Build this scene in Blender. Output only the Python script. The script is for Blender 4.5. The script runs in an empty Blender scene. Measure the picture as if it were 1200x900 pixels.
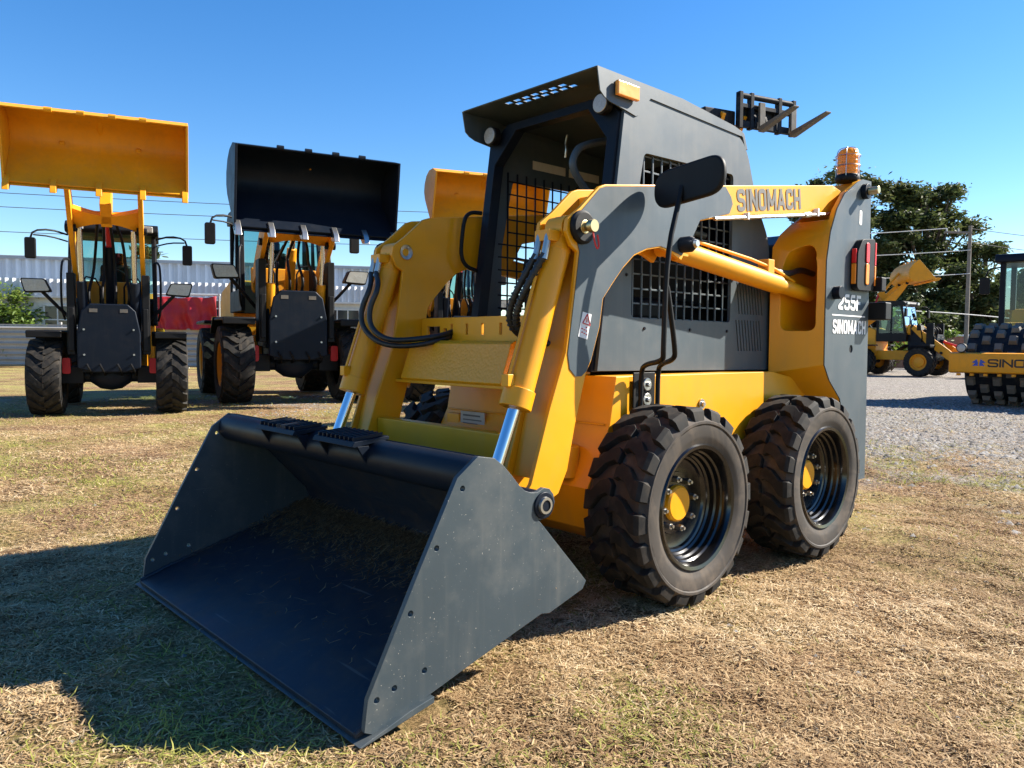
import bpy, bmesh, math, random
import numpy as np
from mathutils import Vector, Matrix, noise
random.seed(7)
rng = np.random.default_rng(7)
S = bpy.context.scene
C = S.collection
PI = math.pi
R_ = math.radians

# ------------------------------------------------------------------ helpers
class MB:
    """collects faces for ONE mesh object"""
    def __init__(s): s.v = []; s.f = []
    def add(s, vs, fs):
        o = len(s.v); s.v += [tuple(map(float, p)) for p in vs]
        s.f += [tuple(i + o for i in f) for f in fs]; return s
    def box(s, x0, x1, y0, y1, z0, z1):
        return s.add([(x0,y0,z0),(x1,y0,z0),(x1,y1,z0),(x0,y1,z0),(x0,y0,z1),(x1,y0,z1),(x1,y1,z1),(x0,y1,z1)],
                     [(3,2,1,0),(4,5,6,7),(0,1,5,4),(1,2,6,5),(2,3,7,6),(3,0,4,7)])
    def obox(s, c, ax, ay, az):
        c, ax, ay, az = map(Vector, (c, ax, ay, az))
        return s.add([c+i*ax+j*ay+k*az for k in (-1,1) for j in (-1,1) for i in (-1,1)],
                     [(0,2,3,1),(4,5,7,6),(0,1,5,4),(1,3,7,5),(3,2,6,7),(2,0,4,6)])
    def loft(s, A, B, caps=True):
        n = len(A); f = [(i,(i+1)%n,n+(i+1)%n,n+i) for i in range(n)]
        if caps: f += [tuple(range(n))[::-1], tuple(range(n,2*n))]
        return s.add(list(A)+list(B), f)
    def prY(s, p, y0, y1): return s.loft([(x,y0,z) for x,z in p],[(x,y1,z) for x,z in p])
    def prX(s, p, x0, x1): return s.loft([(x0,y,z) for y,z in p],[(x1,y,z) for y,z in p])
    def prZ(s, p, z0, z1): return s.loft([(x,y,z0) for x,y in p],[(x,y,z1) for x,y in p])
    def ringX(s, outer, inner, x0, x1):
        n = len(outer)
        V = [(x0,*p) for p in outer]+[(x0,*p) for p in inner]+[(x1,*p) for p in outer]+[(x1,*p) for p in inner]
        F = []
        for i in range(n):
            j = (i+1)%n
            F += [(i,j,n+j,n+i),(2*n+i,3*n+i,3*n+j,2*n+j),(i,2*n+i,2*n+j,j),(n+i,n+j,3*n+j,3*n+i)]
        return s.add(V, F)
    def cyl(s, p0, p1, r0, r1=None, n=20, caps=True):
        p0, p1 = Vector(p0), Vector(p1); r1 = r0 if r1 is None else r1
        d = (p1-p0).normalized(); a = d.orthogonal().normalized(); b = d.cross(a)
        c = [(math.cos(2*PI*i/n), math.sin(2*PI*i/n)) for i in range(n)]
        return s.loft([p0+r0*(x*a+y*b) for x,y in c],[p1+r1*(x*a+y*b) for x,y in c], caps)
    def tube(s, pts, r, n=8, smooth=0):
        P = [Vector(p) for p in pts]
        for _ in range(smooth):
            Q = [P[0]]
            for a, b in zip(P[:-1], P[1:]): Q += [a.lerp(b,.25), a.lerp(b,.75)]
            P = Q + [P[-1]]
        V = []; F = []; u = None
        for i, p in enumerate(P):
            t = (P[min(i+1,len(P)-1)]-P[max(i-1,0)]).normalized()
            u = t.orthogonal().normalized() if u is None else (u-u.dot(t)*t).normalized()
            w = t.cross(u)
            V += [p+r*(math.cos(2*PI*k/n)*u+math.sin(2*PI*k/n)*w) for k in range(n)]
        for i in range(len(P)-1):
            for k in range(n):
                F.append((i*n+k,i*n+(k+1)%n,(i+1)*n+(k+1)%n,(i+1)*n+k))
        F += [tuple(range(n))[::-1], tuple(range((len(P)-1)*n,len(P)*n))]
        return s.add(V, F)
    def lathe(s, prof, c=(0,0,0), n=40, axis='y'):
        V = []; F = []; m = len(prof)
        for i in range(n):
            a = 2*PI*i/n
            for r, h in prof:
                p = (r*math.cos(a), h, r*math.sin(a)) if axis=='y' else (r*math.cos(a), r*math.sin(a), h) if axis=='z' else (h, r*math.cos(a), r*math.sin(a))
                V.append((p[0]+c[0],p[1]+c[1],p[2]+c[2]))
        for i in range(n):
            for k in range(m-1):
                F.append((i*m+k,((i+1)%n)*m+k,((i+1)%n)*m+k+1,i*m+k+1))
        return s.add(V, F)
    def grid(s, f, nu, nv):
        V = [f(i/nu, j/nv) for j in range(nv+1) for i in range(nu+1)]
        return s.add(V, [(j*(nu+1)+i, j*(nu+1)+i+1, (j+1)*(nu+1)+i+1, (j+1)*(nu+1)+i) for j in range(nv) for i in range(nu)])
    def xf(s, M): s.v = [tuple(M @ Vector(p)) for p in s.v]; return s
    def mesh(s, name, smooth=35):
        me = bpy.data.meshes.new(name); me.from_pydata(s.v, [], s.f); me.update()
        bm = bmesh.new(); bm.from_mesh(me)
        bmesh.ops.remove_doubles(bm, verts=bm.verts, dist=1e-5)
        bmesh.ops.recalc_face_normals(bm, faces=bm.faces); bm.to_mesh(me); bm.free()
        if smooth:
            me.polygons.foreach_set('use_smooth', [True]*len(me.polygons)); me.set_sharp_from_angle(angle=R_(smooth))
        return me
    def build(s, name, m, parent=None, bevel=0, smooth=35, cut=None):
        me = s.mesh(name, smooth)
        o = bpy.data.objects.new(name, me); C.objects.link(o)
        if cut:
            cm = cut.mesh('c', 0); co = bpy.data.objects.new('c', cm); C.objects.link(co)
            md = o.modifiers.new('b','BOOLEAN'); md.object = co; md.operation = 'DIFFERENCE'; md.solver = 'EXACT'
            dg = bpy.context.evaluated_depsgraph_get(); dg.update()
            nm = bpy.data.meshes.new_from_object(o.evaluated_get(dg)); o.modifiers.clear(); o.data = nm; nm.name = name
            bpy.data.objects.remove(co)
            nm.polygons.foreach_set('use_smooth', [True]*len(nm.polygons)); nm.set_sharp_from_angle(angle=R_(smooth or 35))
        o.data.materials.clear(); o.data.materials.append(m)
        if parent: o.parent = parent
        if bevel:
            b = o.modifiers.new('bevel','BEVEL'); b.width = bevel; b.segments = 2; b.limit_method = 'ANGLE'; b.angle_limit = R_(40)
            if hasattr(b,'harden_normals'): b.harden_normals = True
        return o

def rp(poly, r, n=4):
    """round the corners of a polygon; r is one radius or one per corner"""
    out = []; N = len(poly)
    for i, p in enumerate(poly):
        q = r if not isinstance(r, (list,tuple)) else r[i]
        p = Vector(p)
        if q <= 0: out.append(tuple(p)); continue
        a, b = Vector(poly[i-1]), Vector(poly[(i+1)%N])
        da = min(q,(a-p).length*.49); db = min(q,(b-p).length*.49)
        s, e = p+(a-p).normalized()*da, p+(b-p).normalized()*db
        for k in range(n+1):
            t = k/n; out.append(tuple((1-t)**2*s+2*t*(1-t)*p+t*t*e))
    return out

def tag(o, label=None, cat=None, group=None, kind=None):
    if label: o['label'] = label
    if cat: o['category'] = cat
    if group: o['group'] = group
    if kind: o['kind'] = kind
    return o
def thing(name, label, cat, loc=(0,0,0), rz=0, group=None):
    o = bpy.data.objects.new(name, None); C.objects.link(o); o.location = loc; o.rotation_euler = (0,0,rz)
    return tag(o, label, cat, group)
def copy_tree(o, parent=None):
    c = o.copy(); C.objects.link(c)
    if parent: c.parent = parent
    for ch in list(o.children): copy_tree(ch, c)
    return c
GLYPH = {'S':[[(1,.76),(1,1),(0,1),(0,.53),(1,.47),(1,0),(0,0),(0,.24)]],'I':[[(0,0),(0,1)]],'N':[[(0,0),(0,1)],[(1,0),(1,1)],[(0,1),(1,0)]],
 'O':[[(0,.5),(0,1),(1,1),(1,0),(0,0),(0,.5)]],'M':[[(0,0),(0,1)],[(1,0),(1,1)],[(0,1),(.5,.12)],[(.5,.12),(1,1)]],'A':[[(0,0),(.5,1)],[(.5,1),(1,0)],[(.16,.26),(.84,.26)]],
 'C':[[(1,.68),(1,1),(0,1),(0,0),(1,0),(1,.32)]],'H':[[(0,0),(0,1)],[(1,0),(1,1)],[(0,.5),(1,.5)]],'F':[[(0,0),(0,1)],[(0,1),(1,1)],[(0,.5),(.85,.5)]],
 '2':[[(0,.74),(0,1),(1,1),(1,.56),(0,.14),(0,0),(1,0)]],'5':[[(1,1),(0,1),(0,.55),(1,.60),(1,0),(0,0),(0,.24)]]}
GW = {'I':.0,'M':1.35,'A':1.12}
def text(name, body, m, parent, org, u, v, w, h, depth=.0015, bold=.0):
    """block lettering laid on a surface: lower-left corner org, reading direction u, up v, width w, height h"""
    u, v, org = Vector(u).normalized(), Vector(v).normalized(), Vector(org); nn = u.cross(v)
    wid = [GW.get(c,1.) for c in body]; k = len(body)
    # stroke t, gap g: total = sum(wid)*a + k*t + (k-1)*g
    t = h*.195; g = t*.5; a = (w-k*t-(k-1)*g)/sum(wid); mb = MB(); x = 0
    t = min(t, a*.85) if a < t else t
    lay = 0
    for c, wd in zip(body, wid):
        for path in GLYPH[c]:
            P = [Vector((x+t/2+q[0]*wd*a, t/2+q[1]*(h-t))) for q in path]
            if len(P) > 2: P = [P[0]]+[Vector(q) for q in rp([tuple(p) for p in P], t*.8, 4)[5:-5]]+[P[-1]]
            else:
                if abs(P[0].x-P[1].x) < abs(P[0].y-P[1].y): 
                    dd = P[1]-P[0]; dd /= abs(dd.y)
                    P = [P[0]-dd*(t/2 if path[0][1] in (0,1) else 0), P[1]+dd*(t/2 if path[1][1] in (0,1) else 0)]
            V = []; n = len(P); cl = (P[0]-P[-1]).length < 1e-6
            for i, p in enumerate(P):
                d0 = (P[i]-P[i-1]) if i else ((P[-1]-P[-2]) if cl else P[1]-P[0]); d1 = (P[i+1]-P[i]) if i < n-1 else ((P[1]-P[0]) if cl else P[-1]-P[-2])
                d0.normalize(); d1.normalize(); tn = (d0+d1).normalized(); no = Vector((-tn.y,tn.x))
                if n == 2 and abs(tn.x) > .05 and abs(tn.y) > .05: off = Vector((t*.5/max(abs(tn.y),.5)*(1 if no.x>0 else -1)*.95,0))
                else: off = no*(t/2/max(.6,tn.dot(d1)))
                V += [p-off, p+off]
            lay += 1; z = depth+.00012*(lay%5)
            mb.add([org+u*q.x+v*min(h,max(0,q.y))+nn*z for q in V],[(2*i,2*i+2,2*i+3,2*i+1) for i in range(n-1)])
        x += wd*a+t+g
    me = bpy.data.meshes.new(name); me.from_pydata(mb.v,[],mb.f); me.update(); me.materials.append(m)
    o = bpy.data.objects.new(name, me); C.objects.link(o); o.parent = parent
    return o

# ------------------------------------------------------------------ materials
def mat(name): 
    m = bpy.data.materials.new(name); m.use_nodes = True
    nt = m.node_tree; b = nt.nodes['Principled BSDF']; return m, nt, b
def N(nt, t, **k):
    n = nt.nodes.new(t)
    for a, v in k.items():
        if a.startswith('i_'): n.inputs[a[2:].replace('_',' ')].default_value = v
        else: setattr(n, a, v)
    return n
def ramp(nt, fac, stops):
    r = nt.nodes.new('ShaderNodeValToRGB'); e = r.color_ramp.elements
    while len(e) < len(stops): e.new(.5)
    for q, (p, c) in zip(e, stops): q.position = p; q.color = (*c,1) if len(c)==3 else c
    nt.links.new(fac, r.inputs[0]); return r
def mix(nt, fac, a, b, mode='MIX'):
    m = nt.nodes.new('ShaderNodeMix'); m.data_type = 'RGBA'; m.blend_type = mode
    for s, v in ((m.inputs[0],fac),(m.inputs[6],a),(m.inputs[7],b)):
        if isinstance(v, bpy.types.NodeSocket): nt.links.new(v, s)
        elif isinstance(v,(int,float)): s.default_value = v
        else: s.default_value = (*v,1)
    return m.outputs[2]
def paint(name, col, rough=.35, dirt=(.25,.19,.11), amt=.25, coat=.25, metallic=0, scale=6, speck=0, bump=.03, spec=.5, scratch=0):
    m, nt, b = mat(name); L = nt.links
    tc = N(nt,'ShaderNodeTexCoord')
    n1 = N(nt,'ShaderNodeTexNoise', i_Scale=scale, i_Detail=8., i_Roughness=.65); L.new(tc.outputs['Object'], n1.inputs['Vector'])
    n2 = N(nt,'ShaderNodeTexNoise', i_Scale=scale*.35, i_Detail=3.); L.new(tc.outputs['Object'], n2.inputs['Vector'])
    mp = N(nt,'ShaderNodeMapping'); mp.inputs['Scale'].default_value = (22,22,1.6); L.new(tc.outputs['Object'], mp.inputs['Vector'])
    n3 = N(nt,'ShaderNodeTexNoise', i_Scale=1., i_Detail=4.); L.new(mp.outputs[0], n3.inputs['Vector'])
    d = ramp(nt, n1.outputs[0], [(.48,(0,0,0)),(.75,(amt,)*3)])
    st = ramp(nt, n3.outputs[0], [(.52,(0,0,0)),(.75,(amt*.6,)*3)])
    v = ramp(nt, n2.outputs[0], [(.3,tuple(c*.9 for c in col)),(.7,tuple(min(1,c*1.08) for c in col))])
    c = mix(nt, d.outputs[0], v.outputs[0], dirt); c = mix(nt, st.outputs[0], c, dirt)
    if speck:
        n4 = N(nt,'ShaderNodeTexNoise', i_Scale=150., i_Detail=3.); L.new(tc.outputs['Object'], n4.inputs['Vector'])
        sp = ramp(nt, n4.outputs[0], [(.70,(0,0,0)),(.76,(speck,)*3)]); c = mix(nt, sp.outputs[0], c, (.45,.42,.36))
    if scratch:
        for rot, thr in ((.5,.735),(-.9,.74),(1.2,.74)):
            mq = N(nt,'ShaderNodeMapping'); mq.inputs['Rotation'].default_value = (0,rot,0); mq.inputs['Scale'].default_value = (2.2,2.2,130); L.new(tc.outputs['Object'], mq.inputs['Vector'])
            nq = N(nt,'ShaderNodeTexNoise', i_Scale=1., i_Detail=2.); L.new(mq.outputs[0], nq.inputs['Vector'])
            sq = ramp(nt, nq.outputs[0], [(thr,(0,0,0)),(thr+.03,(scratch,)*3)]); c = mix(nt, sq.outputs[0], c, (.38,.36,.32))
    L.new(c, b.inputs['Base Color'])
    rr = N(nt,'ShaderNodeMapRange'); rr.inputs[3].default_value = rough*.8; rr.inputs[4].default_value = min(1,rough*1.5+.05)
    L.new(n1.outputs[0], rr.inputs[0]); L.new(rr.outputs[0], b.inputs['Roughness'])
    b.inputs['Metallic'].default_value = metallic; b.inputs['Coat Weight'].default_value = coat; b.inputs['Coat Roughness'].default_value = .15
    b.inputs['Specular IOR Level'].default_value = spec
    if bump:
        n5 = N(nt,'ShaderNodeTexNoise', i_Scale=9., i_Detail=2.); L.new(tc.outputs['Object'], n5.inputs['Vector'])
        bp = N(nt,'ShaderNodeBump', i_Strength=bump*3, i_Distance=.02); L.new(n5.outputs[0], bp.inputs['Height']); L.new(bp.outputs[0], b.inputs['Normal'])
    return m
M = {}
M['yellow'] = paint('yellow_paint',(.78,.325,.002), .36, (.36,.23,.09), amt=.16, coat=.12, bump=.012, spec=.35)
M['yellow_old'] = paint('worn_yellow_paint',(.72,.29,.003), .45, (.28,.16,.06), amt=.22, coat=.05, spec=.35)
M['yellow_text'] = paint('orange_lens',(.85,.34,.04), .25, amt=.1, coat=.5, bump=.1)
M['grey'] = paint('grey_paint',(.048,.068,.082), .42, (.20,.19,.17), amt=.14, coat=.06, bump=.012, spec=.4)
M['bucketgrey'] = paint('bucket_grey_paint',(.038,.054,.064), .42, (.24,.22,.18), amt=.20, coat=.04, speck=.6, bump=.02, spec=.4, scratch=.2)
M['bucketshade'] = paint('shaded_bucket_inside_paint',(.012,.019,.032), .36, (.07,.05,.035), amt=.5, coat=.03, speck=.25, bump=.02, spec=.3, scratch=.12)  # base colour lowered so the bucket's inner shade is part of the paint
M['dark'] = paint('dark_blue_paint',(.006,.010,.018), .36, (.05,.045,.04), amt=.12, coat=0, bump=.015, spec=.14)
M['black'] = paint('black_plastic',(.004,.004,.0045), .45, (.05,.045,.04), amt=.06, coat=0, spec=.25)
M['blackgloss'] = paint('black_gloss_paint',(.003,.003,.0035), .13, (.10,.085,.07), amt=.10, coat=.3, bump=.03, spec=.45)
M['cabin'] = paint('cab_inside_paint',(.02,.027,.034), .5, amt=.1, coat=0)
M['rubber'] = paint('tyre_rubber',(.010,.0093,.0085), .70, (.13,.10,.07), amt=.30, coat=0, scale=14, bump=.06, spec=.3)
M['sidewall'] = paint('dusty_sidewall_rubber',(.040,.033,.027), .60, (.16,.12,.085), amt=.55, coat=0, scale=9, bump=.03, spec=.35)
M['hose'] = paint('hose_rubber',(.01,.01,.011), .4, amt=.2, coat=0)
M['chrome'] = paint('chrome',(.72,.74,.78), .10, (.4,.38,.35), amt=.06, coat=0, metallic=1, bump=0)
M['steel'] = paint('bare_steel',(.5,.49,.46), .3, (.2,.15,.1), amt=.3, coat=0, metallic=1)
M['brass'] = paint('zinc_plated_steel',(.62,.5,.26), .3, (.2,.15,.1), amt=.2, coat=0, metallic=1)
M['white'] = paint('white_label',(.75,.75,.74), .5, amt=.08, coat=0, bump=0)
M['labelgrey'] = paint('faded_label',(.5,.47,.4), .6, amt=.3, coat=0, bump=0)
M['red'] = paint('red_print',(.6,.02,.02), .5, amt=.05, coat=0, bump=0)
M['redlens'] = paint('red_lens',(.75,.008,.004), .3, amt=.02, coat=.1, bump=0)
M['orangelens'] = paint('orange_lens_plastic',(.95,.26,.004), .3, amt=.02, coat=.1, bump=0)
M['textgrey'] = paint('lettering_grey',(.10,.095,.085), .5, amt=.05, coat=0, bump=0)
M['textblack'] = paint('lettering_black',(.012,.011,.01), .5, amt=.05, coat=0, bump=0)
M['blue'] = paint('emblem_blue',(.02,.06,.35), .4, amt=.05, coat=0, bump=0)
M['lamp'] = paint('clear_lamp_lens',(.34,.33,.30), .22, (.3,.27,.2), amt=.4, coat=.8, scale=40, bump=.12)
M['pad'] = paint('drum_pad_steel',(.11,.10,.085), .6, (.22,.17,.12), amt=.5, coat=0)
M['drum'] = paint('drum_dark_paint',(.005,.008,.014), .5, (.10,.08,.06), amt=.25, coat=0, spec=.2)
M['wood'] = paint('weathered_pole_wood',(.20,.17,.14), .85, (.1,.08,.06), amt=.5, coat=0)
M['wire'] = paint('overhead_wire',(.06,.06,.06), .6, amt=0, coat=0, bump=0)
M['whitewire'] = paint('pale_cable',(.65,.64,.6), .6, amt=0, coat=0, bump=0)
M['wallwhite'] = paint('white_wall_paint',(.62,.62,.60), .7, amt=.2, coat=0)
M['corr'] = paint('corrugated_wall_sheet',(.55,.58,.62), .45, (.3,.3,.3), amt=.2, coat=0, scale=1.5)
M['fence'] = paint('corrugated_fence_sheet',(.33,.32,.30), .6, (.2,.18,.15), amt=.4, coat=0, scale=1.2)
M['tarp'] = paint('red_tarpaulin',(.34,.004,.011), .5, (.2,.01,.01), amt=.2, coat=0)
M['brick'] = paint('red_brick_paint',(.26,.10,.06), .85, (.4,.36,.3), amt=.4, coat=0)
M['roofgrey'] = paint('roof_sheet',(.30,.32,.34), .5, amt=.2, coat=0)
M['trunk'] = paint('tree_bark',(.09,.065,.045), .9, amt=.4, coat=0)

def glass(name, tint=(.55,.75,.72), alpha=.35):
    m, nt, b = mat(name); L = nt.links
    t = N(nt,'ShaderNodeBsdfTransparent'); t.inputs[0].default_value = (*tint,1)
    g = N(nt,'ShaderNodeBsdfGlossy'); g.inputs['Roughness'].default_value = .03
    f = N(nt,'ShaderNodeFresnel'); f.inputs[0].default_value = 1.5
    mx = N(nt,'ShaderNodeMixShader'); L.new(f.outputs[0], mx.inputs[0]); L.new(t.outputs[0], mx.inputs[1]); L.new(g.outputs[0], mx.inputs[2])
    L.new(mx.outputs[0], nt.nodes['Material Output'].inputs[0]); return m
M['glass'] = glass('tinted_cab_glass')
def lens(name, col):
    m, nt, b = mat(name); b.inputs['Base Color'].default_value = (*col,1); b.inputs['Roughness'].default_value = .12
    b.inputs['Transmission Weight'].default_value = .3; b.inputs['IOR'].default_value = 1.45; return m
M['amber'] = lens('amber_beacon_lens',(1,.36,.01))
m, nt, b = mat('dark_window_glass'); b.inputs['Base Color'].default_value = (.03,.035,.04,1); b.inputs['Roughness'].default_value = .08; M['window'] = m

# hub paint, tread plate pattern
m, nt, b = mat('yellow_tread_plate'); L = nt.links
tc = N(nt,'ShaderNodeTexCoord'); mp = N(nt,'ShaderNodeMapping'); mp.inputs['Rotation'].default_value = (.3,.2,.785)
mp.inputs['Scale'].default_value = (75,75,75); L.new(tc.outputs['Object'], mp.inputs[0])
ck = N(nt,'ShaderNodeTexVoronoi', i_Scale=1.); L.new(mp.outputs[0], ck.inputs['Vector'])
bp = N(nt,'ShaderNodeBump', i_Strength=.5, i_Distance=.003, invert=True); L.new(ck.outputs['Distance'], bp.inputs['Height']); L.new(bp.outputs[0], b.inputs['Normal'])
b.inputs['Base Color'].default_value = (.76,.315,.003,1); b.inputs['Roughness'].default_value = .4; M['tread'] = m

def leafmat(name, cols, rough=.55):
    m, nt, b = mat(name); L = nt.links
    at = N(nt,'ShaderNodeAttribute', attribute_name='tint')
    r = ramp(nt, at.outputs['Fac'], [(i/(len(cols)-1),c) for i,c in enumerate(cols)])
    L.new(r.outputs[0], b.inputs['Base Color']); b.inputs['Roughness'].default_value = rough
    b.inputs['Specular IOR Level'].default_value = .25
    t = N(nt,'ShaderNodeBsdfTranslucent'); L.new(r.outputs[0], t.inputs[0])
    mx = N(nt,'ShaderNodeMixShader'); mx.inputs[0].default_value = .35
    L.new(b.outputs[0], mx.inputs[1]); L.new(t.outputs[0], mx.inputs[2]); L.new(mx.outputs[0], nt.nodes['Material Output'].inputs[0])
    return m
M['leaf'] = leafmat('dark_tree_leaves',[(.028,.042,.013),(.056,.078,.023),(.10,.118,.036),(.15,.135,.06)])
M['leaf2'] = leafmat('light_shrub_leaves',[(.06,.10,.018),(.12,.19,.03),(.20,.25,.05)])
M['grass'] = leafmat('dry_grass_blades',[(.14,.075,.036),(.36,.235,.12),(.56,.41,.225),(.76,.63,.42)],.7)
M['ggrass'] = leafmat('green_grass_blades',[(.16,.17,.03),(.30,.30,.065),(.46,.43,.13)],.7)
M['stone'] = leafmat('gravel_stone',[(.16,.145,.13),(.30,.28,.26),(.46,.44,.41)],.85)

# ------------------------------------------------------------------ world, sun, camera
PHI = R_(222.57)
CAM_H = 1.042
sun_travel = Matrix.Rotation(PHI,3,'Z') @ Vector((1.23,-.647,-1.0)).normalized()
to_sun = -sun_travel
elev = math.asin(to_sun.z); azim = math.atan2(to_sun.x, to_sun.y)
w = bpy.data.worlds.new('World'); S.world = w; w.use_nodes = True
nt = w.node_tree; sky = nt.nodes.new('ShaderNodeTexSky'); sky.sky_type = 'NISHITA'; sky.sun_disc = False
sky.sun_elevation = elev; sky.sun_rotation = azim; sky.air_density = 1.0; sky.dust_density = .1; sky.ozone_density = 2.2; sky.altitude = 100
bg = nt.nodes['Background']; bg.inputs[1].default_value = .075
hs_ = nt.nodes.new('ShaderNodeHueSaturation'); hs_.inputs['Saturation'].default_value = 1.36; hs_.inputs['Hue'].default_value = .506; nt.links.new(sky.outputs[0], hs_.inputs['Color']); nt.links.new(hs_.outputs[0], bg.inputs[0])
sl = bpy.data.lights.new('sun','SUN'); sl.energy = 5.0; sl.angle = R_(.53); sl.color = (1,.93,.82)
so = bpy.data.objects.new('sun', sl); C.objects.link(so); so.rotation_euler = sun_travel.to_track_quat('-Z','Y').to_euler(); so.location = (20,5,20)
cd = bpy.data.cameras.new('camera'); co = bpy.data.objects.new('camera', cd); C.objects.link(co); S.camera = co
cd.sensor_width = 36; cd.lens = 906.86/1200*36; cd.clip_end = 3000; cd.clip_start = .05
yaw, pitch, roll = PI/2, -.0507, .0092
fw = Vector((math.cos(yaw)*math.cos(pitch), math.sin(yaw)*math.cos(pitch), math.sin(pitch)))
r0 = fw.cross(Vector((0,0,1))).normalized(); u0 = r0.cross(fw)
rr_ = math.cos(roll)*r0+math.sin(roll)*u0; uu_ = -math.sin(roll)*r0+math.cos(roll)*u0
mm = Matrix((rr_,uu_,-fw)).transposed().to_4x4(); mm.translation = (0,0,CAM_H); co.matrix_world = mm
S.view_settings.view_transform = 'Standard'; S.view_settings.look = 'None'; S.view_settings.exposure = 1.5; S.view_settings.gamma = 1

# ------------------------------------------------------------------ tyres and wheels
def tyre_mb(R, W, rim, lugs=20, lugh=.032, n=64):
    mb = MB(); h = W/2; b = R-lugh
    prof = [(rim,-.72*h),(rim+.006,-.93*h),(rim+.03,-1.0*h),(rim+(b-rim)*.35,-1.03*h),(rim+(b-rim)*.70,-1.03*h),(rim+(b-rim)*.74,-1.06*h),(rim+(b-rim)*.82,-1.06*h),(rim+(b-rim)*.86,-1.0*h),(b-.012,-.93*h),(b,-.84*h)]
    prof = prof+[(b+.004,0)]+[(r,-y) for r,y in prof[::-1]]
    mb.lathe(prof, n=n)
    return mb
def lug_mb(R, W, rim, lugs=20, lugh=.032, kind='block'):
    mb = MB(); h = W/2; b = R-lugh; p = 2*PI/lugs
    for sd in (1,-1):
        for i in range(lugs):
            a0 = i*p+(p*.5 if sd<0 else 0)
            jit = random.uniform(-.03,.03)*p
            secs = [(1.03,-.05,b-.04,b-.016,.55),(.965,0,b-.02,R-.012,.62),(.86,.0,b-.004,R-.001,.60),(.70,.04,b-.004,R,.56),(.42,.42,b-.004,R,.50),(.16,.55,b-.004,R,.46),(.0,.42,b-.004,R,.36)]
            if kind == 'chevron':
                secs = [(1.02,0,b-.16,b-.04,.60),(.98,0,b-.03,R-.012,.62),(.70,.18,b-.005,R,.56),(.40,.55,b-.005,R,.52),(.12,.78,b-.005,R,.46),(-.02,.80,b-.005,R,.4)]
            V = []
            for wv, off, rb, rt, wd in secs:
                y = sd*wv*h; a = a0+off*p+jit
                for r, ww in ((rb,wd*1.15),(rb,-wd*1.15),(rt,-wd),(rt,wd)):
                    aa = a+ww*p/2; V.append((r*math.cos(aa), y, r*math.sin(aa)))
            F = []
            for k in range(len(secs)-1):
                for q in range(4): F.append((k*4+q,k*4+(q+1)%4,k*4+4+(q+1)%4,k*4+4+q))
            F += [(0,1,2,3),tuple(range(len(secs)*4-4,len(secs)*4))[::-1]]
            mb.add(V, F)
    return mb

# ------------------------------------------------------------------ SKID STEER
sk = thing('skid_steer_loader','yellow and grey skid steer loader with its wide bucket lowered onto the grass','skid steer loader',(.18294,3.68190,0),PHI)
Y, G = M['yellow'], M['grey']
BR = .40; BW = .28; WB = 1.093; YW = .846
def make_skid_wheel(x, side):
    w_ = bpy.data.objects.new('wheel', None); C.objects.link(w_); w_.parent = sk
    w_.location = (x, side*(YW-BW/2), BR); w_.rotation_euler = (0,0,0 if side>0 else PI)
    return w_
proto = make_skid_wheel(0,1)
tyre_mb(BR,BW,.247).build('tyre', M['sidewall'], proto)
lug_mb(BR,BW,.247).build('tread', M['rubber'], proto, bevel=.0025, smooth=22)
rim = [(.250,.118),(.256,.132),(.250,.140),(.236,.136),(.228,.118),(.226,.098),(.219,.092),(.217,.074),(.209,.068),(.207,.048),(.199,.042),(.197,.036),(.188,.032),(.182,.022),(.160,.016),(.13,.014),(.128,.02),(0.0,.02)]
MB().lathe(rim, n=56).build('rim', M['blackgloss'], proto, smooth=22)
MB().lathe([(.0,.044),(.066,.044),(.074,.037),(.076,.02)], n=32).build('hub', Y, proto)
for k in range(8):
    a = 2*PI*k/8+.2; q = (.103*math.cos(a), .02, .103*math.sin(a))
    MB().cyl(q,(q[0],.046,q[2]),.0135,n=6).cyl((q[0],.046,q[2]),(q[0],.058,q[2]),.007,n=8).build('lug_nut', M['steel'], proto)
MB().cyl((.21,.05,.0),(.19,.085,.0),.006,n=8).build('valve_stem', M['black'], proto)
proto.rotation_euler = (0,.35,0)
for x, sd in ((-WB,1),(0,-1),(-WB,-1)):
    c = copy_tree(proto, sk); c.location = (x, sd*(YW-BW/2), BR)
    c.rotation_euler = (0,1.3,0) if sd>0 else (0,.6,PI)

# hull
hull = MB().prY([(.165,.915),(.20,.72),(.33,.47),(.30,.30),(.2,.235),(-1.5,.235),(-1.75,.40),(-1.80,.80),(-1.09,.915)],-.54,.54)
hull.box(.205,.215,-.52,.52,.715,.722).box(.21,.225,-.53,.50,.60,.606)
hull.box(-1.36,-1.10,-.52,.52,.80,.905)
hull = hull.build('hull', Y, sk, bevel=.008, cut=MB().box(-.005,.075,.52,.60,.77,.95))
MB().cyl((.31,.40,.50),(.31,.40,.63),.055).build('axle_boss', Y, hull, bevel=.004)
MB().box(.19,.235,-.50,-.40,.62,.70).build('front_block', Y, hull, bevel=.006)
MB().box(.228,.2325,-.39,-.21,.635,.715).build('data_plate', M['labelgrey'], hull)
MB().box(.2335,.234,-.37,-.24,.692,.700).box(.2335,.234,-.37,-.23,.672,.678).box(.2335,.234,-.37,-.26,.655,.660).build('data_plate_print', M['textgrey'], hull)
for q in ((.11,.542,.72),(-.45,.542,.775)):
    MB().lathe([(0,.018),(.010,.018),(.012,.008),(.012,.006),(.024,.006),(.024,0)],q,12).build('hull_bolt', M['steel'], hull)
MB().box(.12,.33,-.36,.36,.915,.94).build('floor_lip', Y, hull, bevel=.004)

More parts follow.
